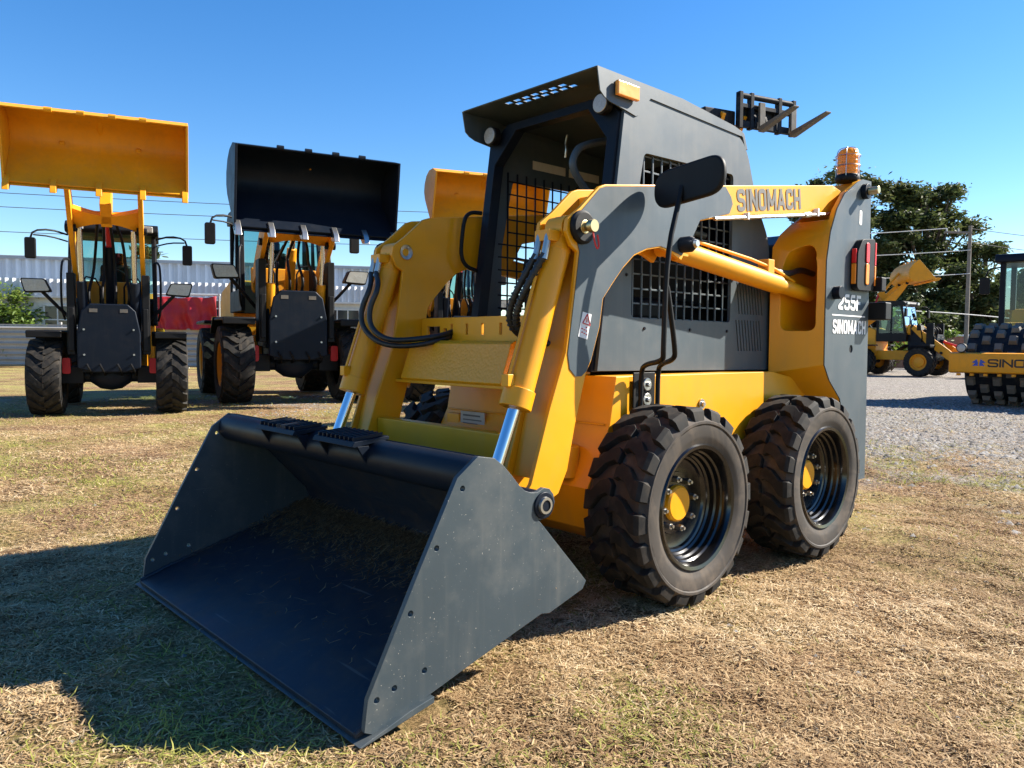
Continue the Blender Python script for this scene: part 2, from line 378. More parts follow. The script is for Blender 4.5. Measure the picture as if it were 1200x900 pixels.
# lift arms
AP = [(.398,1.640),(.364,1.652),(-.453,1.766),(-1.50,1.917),(-1.60,1.90),(-1.60,1.79),(-1.373,1.752),(-.494,1.635),(-.26,1.585),(-.205,1.50),(-.13,1.405),(-.06,1.43),(.02,1.444),(.106,1.428),(.187,1.397),(.255,1.342),(.315,1.279),(.368,1.22),(.385,1.113),(.431,.984),(.459,.939),(.516,.747),(.555,.582),(.60,.50),(.74,.44),(.80,.48),(.74,.55),(.652,.811),(.572,1.016),(.539,1.212),(.515,1.385),(.55,1.405),(.578,1.455),(.57,1.50),(.504,1.548)]
AIN = [(.36,1.62),(-.453,1.740),(-1.45,1.885),(-1.37,1.775),(-.494,1.655),(-.26,1.62),(-.1,1.52),(.106,1.455),(.205,1.42),(.285,1.35),(.39,1.23),(.41,1.113),(.45,.984),(.53,.75),(.57,.60),(.70,.56),(.635,.811),(.556,1.016),(.515,1.2),(.43,1.33),(.36,1.5)]
OV = [(.398,1.632),(.364,1.644),(-.453,1.759),(-.50,1.72),(-.515,1.69),(-.49,1.645),(-.26,1.59),(-.205,1.51),(-.13,1.425),(-.06,1.44),(.02,1.452),(.106,1.436),(.187,1.405),(.255,1.350),(.318,1.285),(.375,1.22),(.392,1.113),(.436,.988),(.462,.945),(.489,.927),(.52,.927),(.552,.955),(.563,1.01),(.532,1.212),(.507,1.385),(.52,1.42),(.535,1.46),(.53,1.50),(.497,1.54)]
# cross-section nose: soft roundings
for sd in (1,-1):
    y0, y1 = (.48,.64) if sd>0 else (-.64,-.48)
    a = MB().prY(AP, y1-.018, y1).prY(AP, y0, y0+.018).prY(AIN, y0+.018, y1-.018)
    arm = a.build('lift_arm', Y, sk, bevel=.0035)
    yo = .64 if sd>0 else -.64
    MB().prY(OV, min(yo,yo+sd*.003), max(yo,yo+sd*.003)).build('side_panel', G, arm)
    pin = MB().cyl((.50,sd*.485,1.475),(.50,sd*.665,1.475),.026).build('pivot_pin', M['brass'], arm, bevel=.003)
    MB().lathe([(.026,0),(.062,0),(.062,.012),(.052,.02),(.026,.02)],(.50,sd*.643 if sd>0 else -.663,1.475),24).build('pin_collar', M['black'], arm)
    for q in ((.50,sd*.478,1.475),):
        MB().lathe([(0,-.004),(.016,-.004),(.02,.0),(.035,.002),(.035,.006)],q,20).build('pin_end_cap', M['steel'], arm)
    if sd>0:
        MB().cyl((.50,.665,1.475),(.50,.69,1.475),.017).lathe([(0,.066),(.022,.066),(.024,.060),(.024,.045),(0,.045)],(.50,.643,1.475),20).build('pin_head', M['brass'], arm)
        MB().tube([(.50,.70,1.455),(.497,.705,1.42),(.482,.705,1.39),(.47,.705,1.405),(.475,.70,1.445)],.0035,6,2).build('clip_ring', M['red'], arm)
        MB().lathe([(0,.07),(.022,.068),(.034,.05),(.034,.0)],(-.13,.638,1.47),24).build('cylinder_pin_boss', M['dark'], arm)
        MB().lathe([(0,.012),(.014,.012),(.018,.0)],(-.13,.709,1.47),16).build('boss_bolt', M['steel'], arm)
        ls = MB().prY([(.487,1.167),(.438,1.158),(.461,1.064),(.511,1.075)],.643,.6445).build('warning_sticker', M['white'], arm)
        wm = MB()
        for a_, b_ in (((.488,1.125),(.447,1.117)),((.447,1.117),(.4615,1.159)),((.4615,1.159),(.488,1.125))):
            A_, B_ = Vector((a_[0],.6455,a_[1])), Vector((b_[0],.6455,b_[1])); wm.cyl(A_,B_,.0022,n=6)
        wm.box(.463,.467,.6445,.646,1.128,1.143)
        for k in range(7): wm.box(.468+.012*((k*37)%3)-.006,.476+.012*((k*37)%3)-.006,.6445,.646,1.080+.0045*k,1.084+.0045*k)
        wm.build('warning_print', M['red'], ls)
        text('boom_lettering','SINOMACH',M['textgrey'],arm,(-.560,.6412,1.662),(-1,0,.143),(.143,0,1),.60,.102,.001,.045)
        MB().cyl((-.35,.655,1.604),(-1.50,.655,1.762),.009,n=8).cyl((-1.16,.655,1.715),(-1.22,.655,1.724),.015,n=8).build('hydraulic_pipe', M['steel'], arm)
        MB().box(-1.30,-1.285,.643,.668,1.725,1.765).box(-.62,-.605,.643,.668,1.63,1.66).build('pipe_clip', M['white'], arm)

# cross-members between the arms, step
cb = MB().prX([(-.478,.565),(.478,.565),(.478,.70),(-.478,.70)],.60,.66).build('lower_crossbar', Y, sk, bevel=.006)
slots = MB()
for k, yy in enumerate((-.29,-.24,-.13,-.02,.1)):
    if k==0: slots.box(.3,.5,yy-.012,yy+.012,1.085,1.115)
    else: slots.box(.3,.5,yy-.008,yy+.008,1.085,1.135)
slots.box(.3,.5,-.43,-.33,1.075,1.125)
MB().box(.395,.41,-.478,.478,1.03,1.165).build('upper_crossbar', Y, sk, bevel=.003, cut=slots)
st = MB().prY([(.412,1.058),(.49,1.058),(.515,1.045),(.525,1.01),(.57,.885),(.555,.868),(.50,1.00),(.48,1.03),(.412,1.032)],-.42,.28)
st.prY([(.50,.99),(.555,.868),(.30,.868),(.30,.90)],-.415,-.405)
st = st.build('entry_step', M['tread'], sk, bevel=.004)
MB().box(.30,.56,-.478,.478,.862,.876).build('step_tray', Y, st, bevel=.003)

# tilt cylinders
def along(a, b, t): a, b = Vector(a), Vector(b); return a+(b-a)*t
for sd in (1,-1):
    yy = sd*.558
    top, gl, rod = (.515,yy,1.475), (.747,yy,.815), (.852,yy,.56)
    t = MB(); t.cyl(along(top,gl,.10),gl,.053,n=32)
    t.cyl(along(top,gl,.90),along(top,gl,1.0),.060,n=32).cyl(along(top,gl,.02),along(top,gl,.13),.045,.055,n=24)
    t.cyl((.515,yy-.045,1.475),(.515,yy+.045,1.475),.048,n=24)
    d = (Vector(gl)-Vector(top)).normalized(); nrm = Vector((-d.z,0,d.x)); nrm = nrm if nrm.x>0 else -nrm
    t.tube([along(top,gl,.08)+nrm*.065,along(top,gl,.85)+nrm*.066],.007,8)
    t.obox(along(top,gl,.88)+nrm*.066,(.016,0,0),(0,.018,0),(0,0,.022)).obox(along(top,gl,.08)+nrm*.06,(.03,0,0),(0,.038,0),(0,0,.02))
    cyl_ = t.build('tilt_cylinder', Y, sk, bevel=.003)
    MB().cyl(gl,rod,.0245,n=24).build('piston_rod', M['chrome'], cyl_)
    MB().cyl((rod[0],yy-.035,rod[2]),(rod[0],yy+.035,rod[2]),.045).build('rod_eye', Y, cyl_, bevel=.003)
    for k in (0,1):
        s0 = along(top,gl,.085)+nrm*.075+Vector((0,-.022+.044*k,0))
        MB().cyl(s0+Vector((0,0,.01)),s0+Vector((.025,0,-.09)),.013,n=10).build('hose_fitting', M['steel'], cyl_)
        h0 = s0+Vector((.022,0,-.07))
        if sd>0: pts = [h0,h0+Vector((.045,-.045,-.12)),h0+Vector((.05,-.09,-.20)),h0+Vector((.03,-.10-.02*k,-.265)),h0+Vector((-.03,-.09,-.31)),h0+Vector((-.09,-.05,-.33)),h0+Vector((-.13,0,-.33))]
        else: pts = [h0,Vector((.68,-.50+.07*k,1.30)),Vector((.715,-.53+.07*k,1.20)),Vector((.72,-.51+.07*k,1.11)),Vector((.69,-.40+.05*k,1.035+.02*k)),Vector((.60,-.28,1.03+.03*k)),Vector((.48,-.22,1.06+.02*k)),Vector((.40,-.25,1.08+.02*k))]
        hb = MB().tube(pts,.0125,10,3)
        if sd>0:
            cs = [Vector(p) for p in hb.v]
            for j in range(14):
                i = (4+j*2)*10; 
                if i+10 < len(cs)*.55:
                    c0 = sum((cs[i+q] for q in range(10)),Vector())/10; c1 = sum((cs[i+10+q] for q in range(10)),Vector())/10
                    hb.cyl(c0,c0+(c1-c0)*.5,.0165,n=10)
        hb.build('hydraulic_hose', M['hose'], cyl_, smooth=60)

# bucket (edges measured on its side plate)
SP = [(1.195,.719),(1.131,.708),(1.097,.684),(1.062,.65),(1.03,.615),(1.008,.597),(.98,.587),(.953,.585),(.925,.596),(.900,.590),(.882,.570),(.876,.545),(.886,.518),(.910,.500),(.94,.495),(.948,.499),(.722,.261),(.738,.236),(.894,.190),(.93,.196),(1.20,.118),(1.441,.045),(1.551,.018),(1.575,.03),(1.564,.114),(1.42,.39),(1.271,.665)]
FL = [(1.59,.012),(1.45,.040),(.84,.205),(.775,.235),(.75,.275),(.775,.33),(1.10,.66),(1.16,.715)]
FI = [(1.16,.69),(1.115,.645),(.815,.335),(.795,.285),(.81,.262),(.86,.238),(1.45,.072),(1.59,.024)]
bk = MB().prY(FL+FI,-.872,.872)
HOLES = ((1.252,.632),(1.343,.476),(1.430,.312),(1.383,.142),(1.482,.121),(1.537,.105))
BK = M['bucketshade']
bucket = bk.build('bucket', BK, sk, bevel=.002)
bar = MB().cyl((1.185,-.872,.655),(1.185,.872,.655),.060,n=40); bar.build('top_bar', M['dark'], bucket)
MB().prY([(1.59,.0),(1.60,.004),(1.44,.052),(1.36,.068),(1.36,.050)],-.905,.905).build('cutting_edge', M['bucketgrey'], bucket, bevel=.002)
for sd in (1,-1):
    y0, y1 = (.872,.889) if sd>0 else (-.889,-.872)
    holes = MB()
    for q in HOLES: holes.cyl((q[0],y0-.05,q[1]),(q[0],y1+.05,q[1]),.0085,n=12)
    sp = MB().prY(SP,y0,y1).build('side_plate', M['bucketgrey'], bucket, bevel=.002, cut=holes)
    MB().cyl((.926,sd*.62,.541),(.926,sd*.895,.541),.043).build('pin_boss', M['dark'], sp, bevel=.004)
    MB().lathe([(.018,.008),(.026,.008),(.028,0)],(.926,sd*.895 if sd>0 else -.903,.541),20).build('pin_ring', M['steel'], sp)
    MB().lathe([(0,.004),(.017,.004)],(.926,.896 if sd>0 else -.9,.541),16).build('pin_core', M['dark'], sp)
for sd in (1,-1):
    wp = [Vector((x,sd*.868,z)) for x,z in FI[::-1]]
    wb_ = MB(); W2 = []
    for a_, b_ in zip(wp[:-1],wp[1:]):
        nn_ = max(2,int((b_-a_).length/.012)); W2 += [a_.lerp(b_,i/nn_) for i in range(nn_)]
    W2 = [p+Vector((random.uniform(-.002,.002),0,random.uniform(-.002,.002)+.003)) for p in W2]
    wb_.tube(W2,.007,6).build('weld_bead', BK, bucket, smooth=60)
for ya, yb in ((-.37,-.05),(.10,.37)):
    m_ = MB().prY([(1.155,.728),(1.290,.716),(1.300,.700),(1.290,.697),(1.155,.716)],ya,yb)
    for yy in (ya,yb-.012): m_.prY([(1.235,.70),(1.280,.70),(1.240,.635),(1.225,.64)],yy,yy+.012)
    for k in range(9):
        yk = ya+.02+(yb-ya-.04)*k/8; m_.prY([(1.17,.727),(1.285,.716),(1.285,.729),(1.17,.740)],yk-.004,yk+.004)
    m_.build('step_pad', M['dark'], bucket, bevel=.0015)

# lift cylinders
for sd in (1,-1):
    yy = sd*.562
    f0, r0_ = (-.19,yy,1.462), (-1.42,yy,1.325)
    t = MB().cyl(f0,along(f0,r0_,.72),.048,n=32).cyl(along(f0,r0_,.72),along(f0,r0_,.725),.048,.040,n=32).cyl(along(f0,r0_,.72),along(f0,r0_,1.0),.037,n=28)
    t.cyl((-.13,yy-.04,1.47),(-.13,yy+.04,1.47),.042).obox((-.20,yy,1.475),(.03,0,0),(0,.045,0),(0,0,.045))
    t.tube([along(f0,r0_,.06)+Vector((0,.02,.06)),along(f0,r0_,.62)+Vector((0,.02,.075)),along(f0,r0_,.85)+Vector((0,.01,.04))],.009,8,1)
    t.obox(along(f0,r0_,.63)+Vector((0,.0,.065)),(.03,0,0),(0,.03,0),(0,0,.04))
    lc = t.build('lift_cylinder', Y, sk, bevel=.003)
    MB().cyl(along(f0,r0_,.65)+Vector((0,.0,.07)),along(f0,r0_,.73)+Vector((0,0,.065)),.014,n=12).build('hose_fitting', M['steel'], lc)
    MB().tube([along(f0,r0_,.72)+Vector((0,0,.066)),along(f0,r0_,.82)+Vector((0,0,.075)),along(f0,r0_,.95)+Vector((0,-.02,.13)),along(f0,r0_,1.1)+Vector((0,-.04,.14))],.016,10,2).build('hydraulic_hose', M['hose'], lc)

# rear towers
TO = [(-1.867,.294),(-1.83,1.976),(-1.72,1.972),(-1.656,1.948),(-1.505,1.865),(-1.421,1.773),(-1.356,1.646),(-1.322,1.497),(-1.322,1.217),(-1.328,.95),(-1.392,.867),(-1.519,.767),(-1.60,.60),(-1.64,.294)]
TI = [(-1.867,.294),(-1.83,1.976),(-1.76,1.95),(-1.62,1.86),(-1.50,1.76),(-1.40,1.71),(-1.299,1.651),(-1.221,1.575),(-1.207,1.33),(-1.211,.9),(-1.30,.85),(-1.45,.767),(-1.6,.6),(-1.64,.294)]
for sd in (1,-1):
    ct = MB().prX(rp([(sd*.50,1.13),(sd*.66,1.13),(sd*.66,1.50),(sd*.63,1.59),(sd*.54,1.57),(sd*.50,1.47)],[.04,.04,.05,.05,.05,.05]),-1.70,-1.0)
    ct.box(-1.78,-1.2,min(sd*.475,sd*.672),max(sd*.475,sd*.672),1.72,2.2)
    tw = MB().loft([(x,sd*.45,z) for x,z in TI],[(x,sd*.70,z) for x,z in TO]).build('rear_tower', Y, sk, bevel=.005, cut=ct)
    hc = MB().cyl((-1.636,sd*.68,1.036),(-1.636,sd*.73,1.036),.022,n=20)
    a_, b_ = sorted((sd*.7005,sd*.706))
    gp = MB().prY(TO,a_,b_).build('tower_side_panel', G, tw, cut=hc)
    MB().lathe([(0,.0),(.022,.0)],(-1.636,sd*.7008,1.036),18).build('panel_hole_shade', M['black'], gp)  # black disc painted in for the shade inside the open hole
    MB().cyl((-1.735,sd*.66,1.906),(-1.735,sd*.735,1.906),.042).build('pivot_boss', M['dark'], tw, bevel=.004)
    MB().cyl((-1.735,sd*.735,1.906),(-1.735,sd*.79,1.906),.021).build('pivot_pin', M['brass'], tw, bevel=.003)
    MB().cyl((-1.42,sd*.70,1.333),(-1.42,sd*.745,1.333),.035).cyl((-1.47,sd*.70,1.345),(-1.47,sd*.72,1.345),.008,n=8).build('cylinder_anchor', M['dark'], tw, bevel=.004)
    if sd>0:
        text('model_number','255F',M['white'],gp,(-1.462,.707,1.247),(-1,0,0),(0,0,1),.285,.085,.001,.045)
        text('maker_lettering','SINOMACH',M['white'],gp,(-1.405,.707,1.118),(-1,0,0),(0,0,1),.405,.075,.001,.045)
        MB().box(-1.80,-1.395,.707,.7075,1.213,1.220).build('lettering_rule', M['white'], gp)
        hs = MB()
        hs.prY(rp([(-1.690,1.80),(-1.722,1.80),(-1.722,1.72),(-1.690,1.72)],.012),.7065,.7075).build('safety_sticker', M['white'], gp)
        MB().prY([(-1.700,1.785),(-1.706,1.785),(-1.712,1.735),(-1.706,1.735)],.7078,.7083).build('sticker_print', M['red'], gp)
    # tail lamp
    TLp = rp([(-1.60,1.37),(-1.60,1.56),(-1.66,1.635),(-1.80,1.65),(-1.82,1.64),(-1.82,1.38),(-1.80,1.36),(-1.63,1.355)],.02)
    y0, y1 = sorted((sd*.708,sd*.745))
    tl = MB().prY(TLp,y0,y1).build('tail_light', M['black'], tw, bevel=.012)
    yl = sorted((sd*.7455,sd*.752))
    MB().prY(rp([(-1.695,1.51),(-1.735,1.51),(-1.735,1.62),(-1.695,1.62)],.016),*yl).build('brake_lens', M['redlens'], tl, bevel=.004)
    MB().prY(rp([(-1.695,1.39),(-1.735,1.39),(-1.735,1.507),(-1.695,1.507)],.016),*yl).build('turn_lens', M['orangelens'], tl, bevel=.004)
    for z0,z1,mm_,nm in ((1.39,1.50,'orangelens','turn_lens'),(1.503,1.58,'redlens','brake_lens')):
        MB().box(-1.601,-1.592,min(sd*.713,sd*.738),max(sd*.713,sd*.738),z0,z1).build(nm, M[mm_], tl, bevel=.003)
    for z0,z1,mm_,nm in ((1.39,1.50,'orangelens','turn_lens'),(1.503,1.63,'redlens','brake_lens')):
        MB().box(-1.832,-1.815,min(sd*.715,sd*.748),max(sd*.715,sd*.748),z0,z1).build(nm, M[mm_], tl, bevel=.003)
    MB().box(-1.90,-1.835,min(sd*.72,sd*.78),max(sd*.72,sd*.78),1.36,1.44).box(-1.93,-1.85,min(sd*.70,sd*.80),max(sd*.70,sd*.80),1.20,1.30).build('number_plate_lamp', M['black'], tw, bevel=.008)
    if sd>0:
        bc = MB().lathe([(0,1.975),(.062,1.975),(.066,1.985),(.066,2.00),(.06,2.012),(0,2.012)],(-1.74,.61,0),28,'z').build('beacon', M['black'], tw)
        rib = [(.056,2.012)]
        for k in range(9): rib += [(.0568 if k%2 else .0555,2.016+.0125*k),(.0568 if k%2 else .0555,2.026+.0125*k)]
        rib += [(.052,2.138),(.04,2.152),(.02,2.158),(0,2.159)]
        MB().lathe(rib,(-1.74,.61,0),28,'z').build('beacon_lens', M['amber'], bc, smooth=25)
        MB().cyl((-1.74,.61,2.01),(-1.74,.61,2.12),.022).build('beacon_bulb', M['orangelens'], bc)
        cg = MB()
        for k in range(3):
            a = PI*k/3+.3; dx, dy = math.cos(a)*.066, math.sin(a)*.066
            cg.tube([(-1.74+dx,.61+dy,2.0),(-1.74+dx,.61+dy,2.13),(-1.74+dx*.6,.61+dy*.6,2.165),(-1.74-dx*.6,.61-dy*.6,2.165),(-1.74-dx,.61-dy,2.13),(-1.74-dx,.61-dy,2.0)],.0022,6,2)
        for z in (2.06,2.115): cg.tube([(-1.74+.067*math.cos(2*PI*k/24),.61+.067*math.sin(2*PI*k/24),z) for k in range(25)],.002,6)
        cg.build('beacon_cage', M['steel'], bc)

# engine hood between the towers
hd = MB().prY([(-1.30,.90),(-1.30,1.60),(-1.40,1.66),(-1.80,1.62),(-1.84,1.55),(-1.84,.45),(-1.5,.45)],-.44,.44).build('engine_hood', G, sk, bevel=.01)
MB().box(-1.86,-1.842,-.40,.40,.6,1.5).build('rear_grille', M['black'], hd)

# cab
CP = rp([(.162,.935),(.012,2.04),(-.03,2.14),(-.84,2.12),(-.965,2.07),(-1.075,1.80),(-1.215,1.607),(-1.237,.92)],[0,0,0,.1,.1,.03,.08,0],6)
cab = None
for sd in (1,-1):
    y0,y1 = sorted((sd*.418,sd*.435))
    win = MB().prY(rp([(-.145,1.165),(-.055,1.165),(-.055,1.53),(-.13,1.89),(-.85,1.905),(-.85,1.165)],.025),y0-.1,y1+.1)
    lou = []
    for k in range(9):
        for j in (0,1):
            z0 = 1.02+.19*j; xx = -.93-.028*k
            win.prY([(xx,z0),(xx-.009,z0),(xx-.009+.03,z0+.16),(xx+.03,z0+.16)] ,y0-.1,y1+.1)
    sp = MB().prY(CP,y0,y1)
    if cab is None:
        # the front frame is the cab's own mesh
        out = [(.418,.93),(.418,2.04),(.30,2.13),(-.30,2.13),(-.418,2.04),(-.418,.93)]
        inn = [(.365,.96),(.365,1.935),(.235,2.09),(-.235,2.09),(-.365,1.935),(-.365,.96)]
        fr = MB().ringX(out,inn,-.06,0.0)
        fr.v = [(x+.03+(2.04-z)*.136,y,z) for x,y,z in fr.v]
        fr.box(-1.235,-1.20,-.418,.418,.93,1.60)
        fr.loft([(-1.20,-.418,1.60),(-1.235,-.418,1.6),(-1.235,.418,1.6),(-1.20,.418,1.6)],[(-.955,-.418,2.06),(-.975,-.418,2.06),(-.975,.418,2.06),(-.955,.418,2.06)])
        fr.box(-1.20,.12,-.417,.417,.93,.96)
        cab = fr.build('cab', M['dark'], sk, bevel=.003)
    pn = sp.build('side_panel', G, cab, bevel=.002, cut=win)
    gd = MB(); yc = sd*.412
    x = -.09
    while x > -.86:
        zt = 1.56 if x>-.06 else 1.93; gd.box(x-.004,x+.004,yc-.003,yc+.003,1.14,zt); x -= .0655
    for k in range(12): gd.box(-.87,-.03 if 1.16+.0655*k<1.6 else -.09,yc-.0062,yc-.0032 ,1.162+.0655*k,1.170+.0655*k)
    gd.build('window_guard', G if sd>0 else M['dark'], cab, bevel=.001)
    for q in ((-.02,1.35),(-.895,1.45),(-.895,1.80),(-.15,1.12),(-.5,1.12),(-.82,1.12)):
        MB().lathe([(0,.006),(.006,.006),(.008,0)],(q[0],sd*.435 if sd>0 else -.441,q[1]),8).build('panel_bolt', M['dark'], cab)
    # visor cheek and its crease
    ck = MB().prY([(.195,2.186),(.175,2.091),(.15,2.072),(.112,2.058),(.017,2.046),(-.06,2.033),(-.085,2.045),(-.16,2.13),(-.90,2.105),(-.93,2.124),(-.842,2.143),(-.40,2.181)],*sorted((sd*.4355,sd*.441))).build('roof_side', G, cab)
    MB().prX([(sd*.36+.045*math.cos(a),2.075+.045*math.sin(a)) for a in np.linspace(0,2*PI,20,endpoint=False)],.045,.082).build('headlight', M['black'], cab, bevel=.004)
    MB().prX([(sd*.36+.039*math.cos(a),2.075+.039*math.sin(a)) for a in np.linspace(0,2*PI,20,endpoint=False)],.0825,.088).build('headlight_lens', M['lamp'], cab, bevel=.003)
    mk = MB().box(-.045,.085,*sorted((sd*.441,sd*.447)),2.095,2.150).build('marker_light', M['black'], cab, bevel=.003)
    MB().box(-.052,.092,*sorted((sd*.447,sd*.468)),2.088,2.150).build('marker_lens', M['yellow_text'], cab, bevel=.006)
    MB().tube([(.09,sd*.41,1.70),(.15,sd*.425,1.70),(.185,sd*.43,1.665),(.20,sd*.43,1.56),(.205,sd*.43,1.48),(.18,sd*.425,1.43),(.12,sd*.41,1.41)],.010,10,2).build('grab_handle', M['black'], cab)
    MB().box(*((-.52,-.27) if sd<0 else (-.80,-.55)),-.417,-.4145,1.975,2.02).build('warning_strip', M['labelgrey'], cab)
holes = MB()
for k in range(7):
    yk = -.17+.058*k
    holes.box(.112,.140,yk-.018,yk+.018,2.0,2.4)
    holes.box(.074,.102,yk+.029-.018,yk+.029+.018,2.0,2.4)
MB().prY([(.195,2.187),(.190,2.182),(.10,2.181),(-.02,2.180),(-.10,2.165),(-.40,2.165),(-.84,2.128),(-.93,2.105),(-.955,2.05),(-.98,2.05),(-.945,2.125),(-.915,2.135),(-.84,2.147),(-.40,2.183)],-.4345,.4345).build('roof', G, cab, bevel=.002, cut=holes)
MB().prY([(.195,2.178),(.175,2.091),(.168,2.091),(.188,2.178)],-.4345,.4345).build('visor_lip', G, cab) if False else None
MB().tube([(-.58,.28,2.17),(-.58,.28,2.23),(-.565,.28,2.25),(-.545,.28,2.25),(-.53,.28,2.23),(-.53,.28,2.16)],.006,8,1).build('lifting_eye', M['black'], cab)
MB().tube([(-.75,.34,1.60),(-.35,.30,1.64),(-.10,.21,1.68),(.0,.20,1.75),(.085,.20,1.83),(.07,.20,1.89),(.02,.20,1.94),(-.19,.20,2.0),(-.5,.30,2.05)],.017,10,2).build('lap_bar', M['grey'], cab)
seat = MB().box(-.85,-.35,-.24,.24,1.16,1.28); seat.obox((-.90,0,1.50),(.05,0,-.012),(0,.23,0),(.06,0,.27)); seat.box(-.80,-.40,-.2,.2,.96,1.16)
seat.build('seat', M['black'], cab, bevel=.035)
for sd in (1,-1):
    MB().cyl((-.12,sd*.26,.96),(-.08,sd*.25,1.38),.012,n=8).lathe([(0,1.47),(.018,1.465),(.024,1.42),(.014,1.37)],(-.08,sd*.25,0),12,'z').build('control_lever', M['black'], cab)
MB().tube([(-.22,-.12,2.09),(-.22,-.13,2.05),(-.215,-.12,2.02),(-.22,-.13,1.98)],.006,6,1).build('belt_clip', M['steel'], cab)

# mirror
mr = MB().tube([(.045,.575,.79),(.045,.575,.93),(.06,.60,.965),(.18,.785,.985),(.20,.80,1.02),(.19,.80,1.39),(.12,.80,1.60),(.10,.80,1.66)],.0105,10,2)
mr.tube([(-.07,.575,.79),(-.07,.575,.93),(-.05,.60,.965),(.10,.78,.99),(.125,.80,1.03),(.165,.80,1.20),(.185,.80,1.27)],.0105,10,2)
mr = mr.build('mirror_bracket', M['black'], sk, smooth=60)
mp_ = MB().prX(rp([(.665,1.58),(.985,1.615),(.985,1.765),(.665,1.73)],.075,10),.075,.105).build('mirror_head', M['black'], mr, bevel=.012)
MB().prX(rp([(.685,1.595),(.965,1.628),(.965,1.748),(.685,1.715)],.06,10),.0735,.0745).build('mirror_glass', M['chrome'], mp_)
MB().box(-.085,.062,.543,.550,.78,.93).build('mounting_plate', M['black'], mr, bevel=.003)
for z in (.88,.815): MB().cyl((-.012,.55,z),(-.012,.568,z),.028,n=20).cyl((-.012,.568,z),(-.012,.578,z),.012,n=6).build('mounting_bolt', M['steel'], mr, bevel=.003)

# ------------------------------------------------------------------ WHEEL LOADERS
def heading(t): return math.atan2(-math.cos(R_(t)), math.sin(R_(t)))
LUGS = {}
def big_wheel(parent, x, y, s):
    R, W, rm = .535, .40, .30
    if 't' not in LUGS:
        LUGS['t'] = tyre_mb(R,W,rm,n=40).mesh('tyre'); LUGS['l'] = lug_mb(R,W,rm,17,.045,'chevron').mesh('tread')
        LUGS['r'] = MB().lathe([(.30,.12),(.315,.17),(.30,.185),(.28,.17),(.27,.08),(.20,.06),(.19,.10),(.12,.12),(.0,.12)],n=32).mesh('rim',45)
        for k, m_ in (('t','rubber'),('l','rubber'),('r','yellow_old')): LUGS[k].materials.append(M[m_])
    w_ = bpy.data.objects.new('wheel', LUGS['t']); C.objects.link(w_); w_.parent = parent; w_.location = (x,y,R); w_.rotation_euler = (0,random.uniform(0,3),0 if y>0 else PI)
    for k, nm in (('l','tread'),('r','rim')):
        o = bpy.data.objects.new(nm, LUGS[k]); C.objects.link(o); o.parent = w_
    return w_
def bucket_shape(k, dump, lip):
    a = R_(dump)
    T_ = lambda p: (lip[0]+k*(p[0]*math.cos(a)+p[1]*math.sin(a)), lip[1]+k*(-p[0]*math.sin(a)+p[1]*math.cos(a)))
    outer = [(0,0),(-.70,0),(-.84,.05),(-.93,.17),(-.95,.34),(-.88,.52),(-.72,.70),(-.52,.80)]
    inner = [(-.52,.78),(-.70,.675),(-.85,.51),(-.92,.34),(-.90,.19),(-.82,.08),(-.70,.03),(0,.025)]
    side = [(0,.0),(-.70,0),(-.84,.05),(-.93,.17),(-.95,.34),(-.88,.52),(-.72,.70),(-.52,.80),(-.40,.62),(-.08,.10)]
    return [T_(p) for p in outer+inner], [T_(p) for p in side], T_
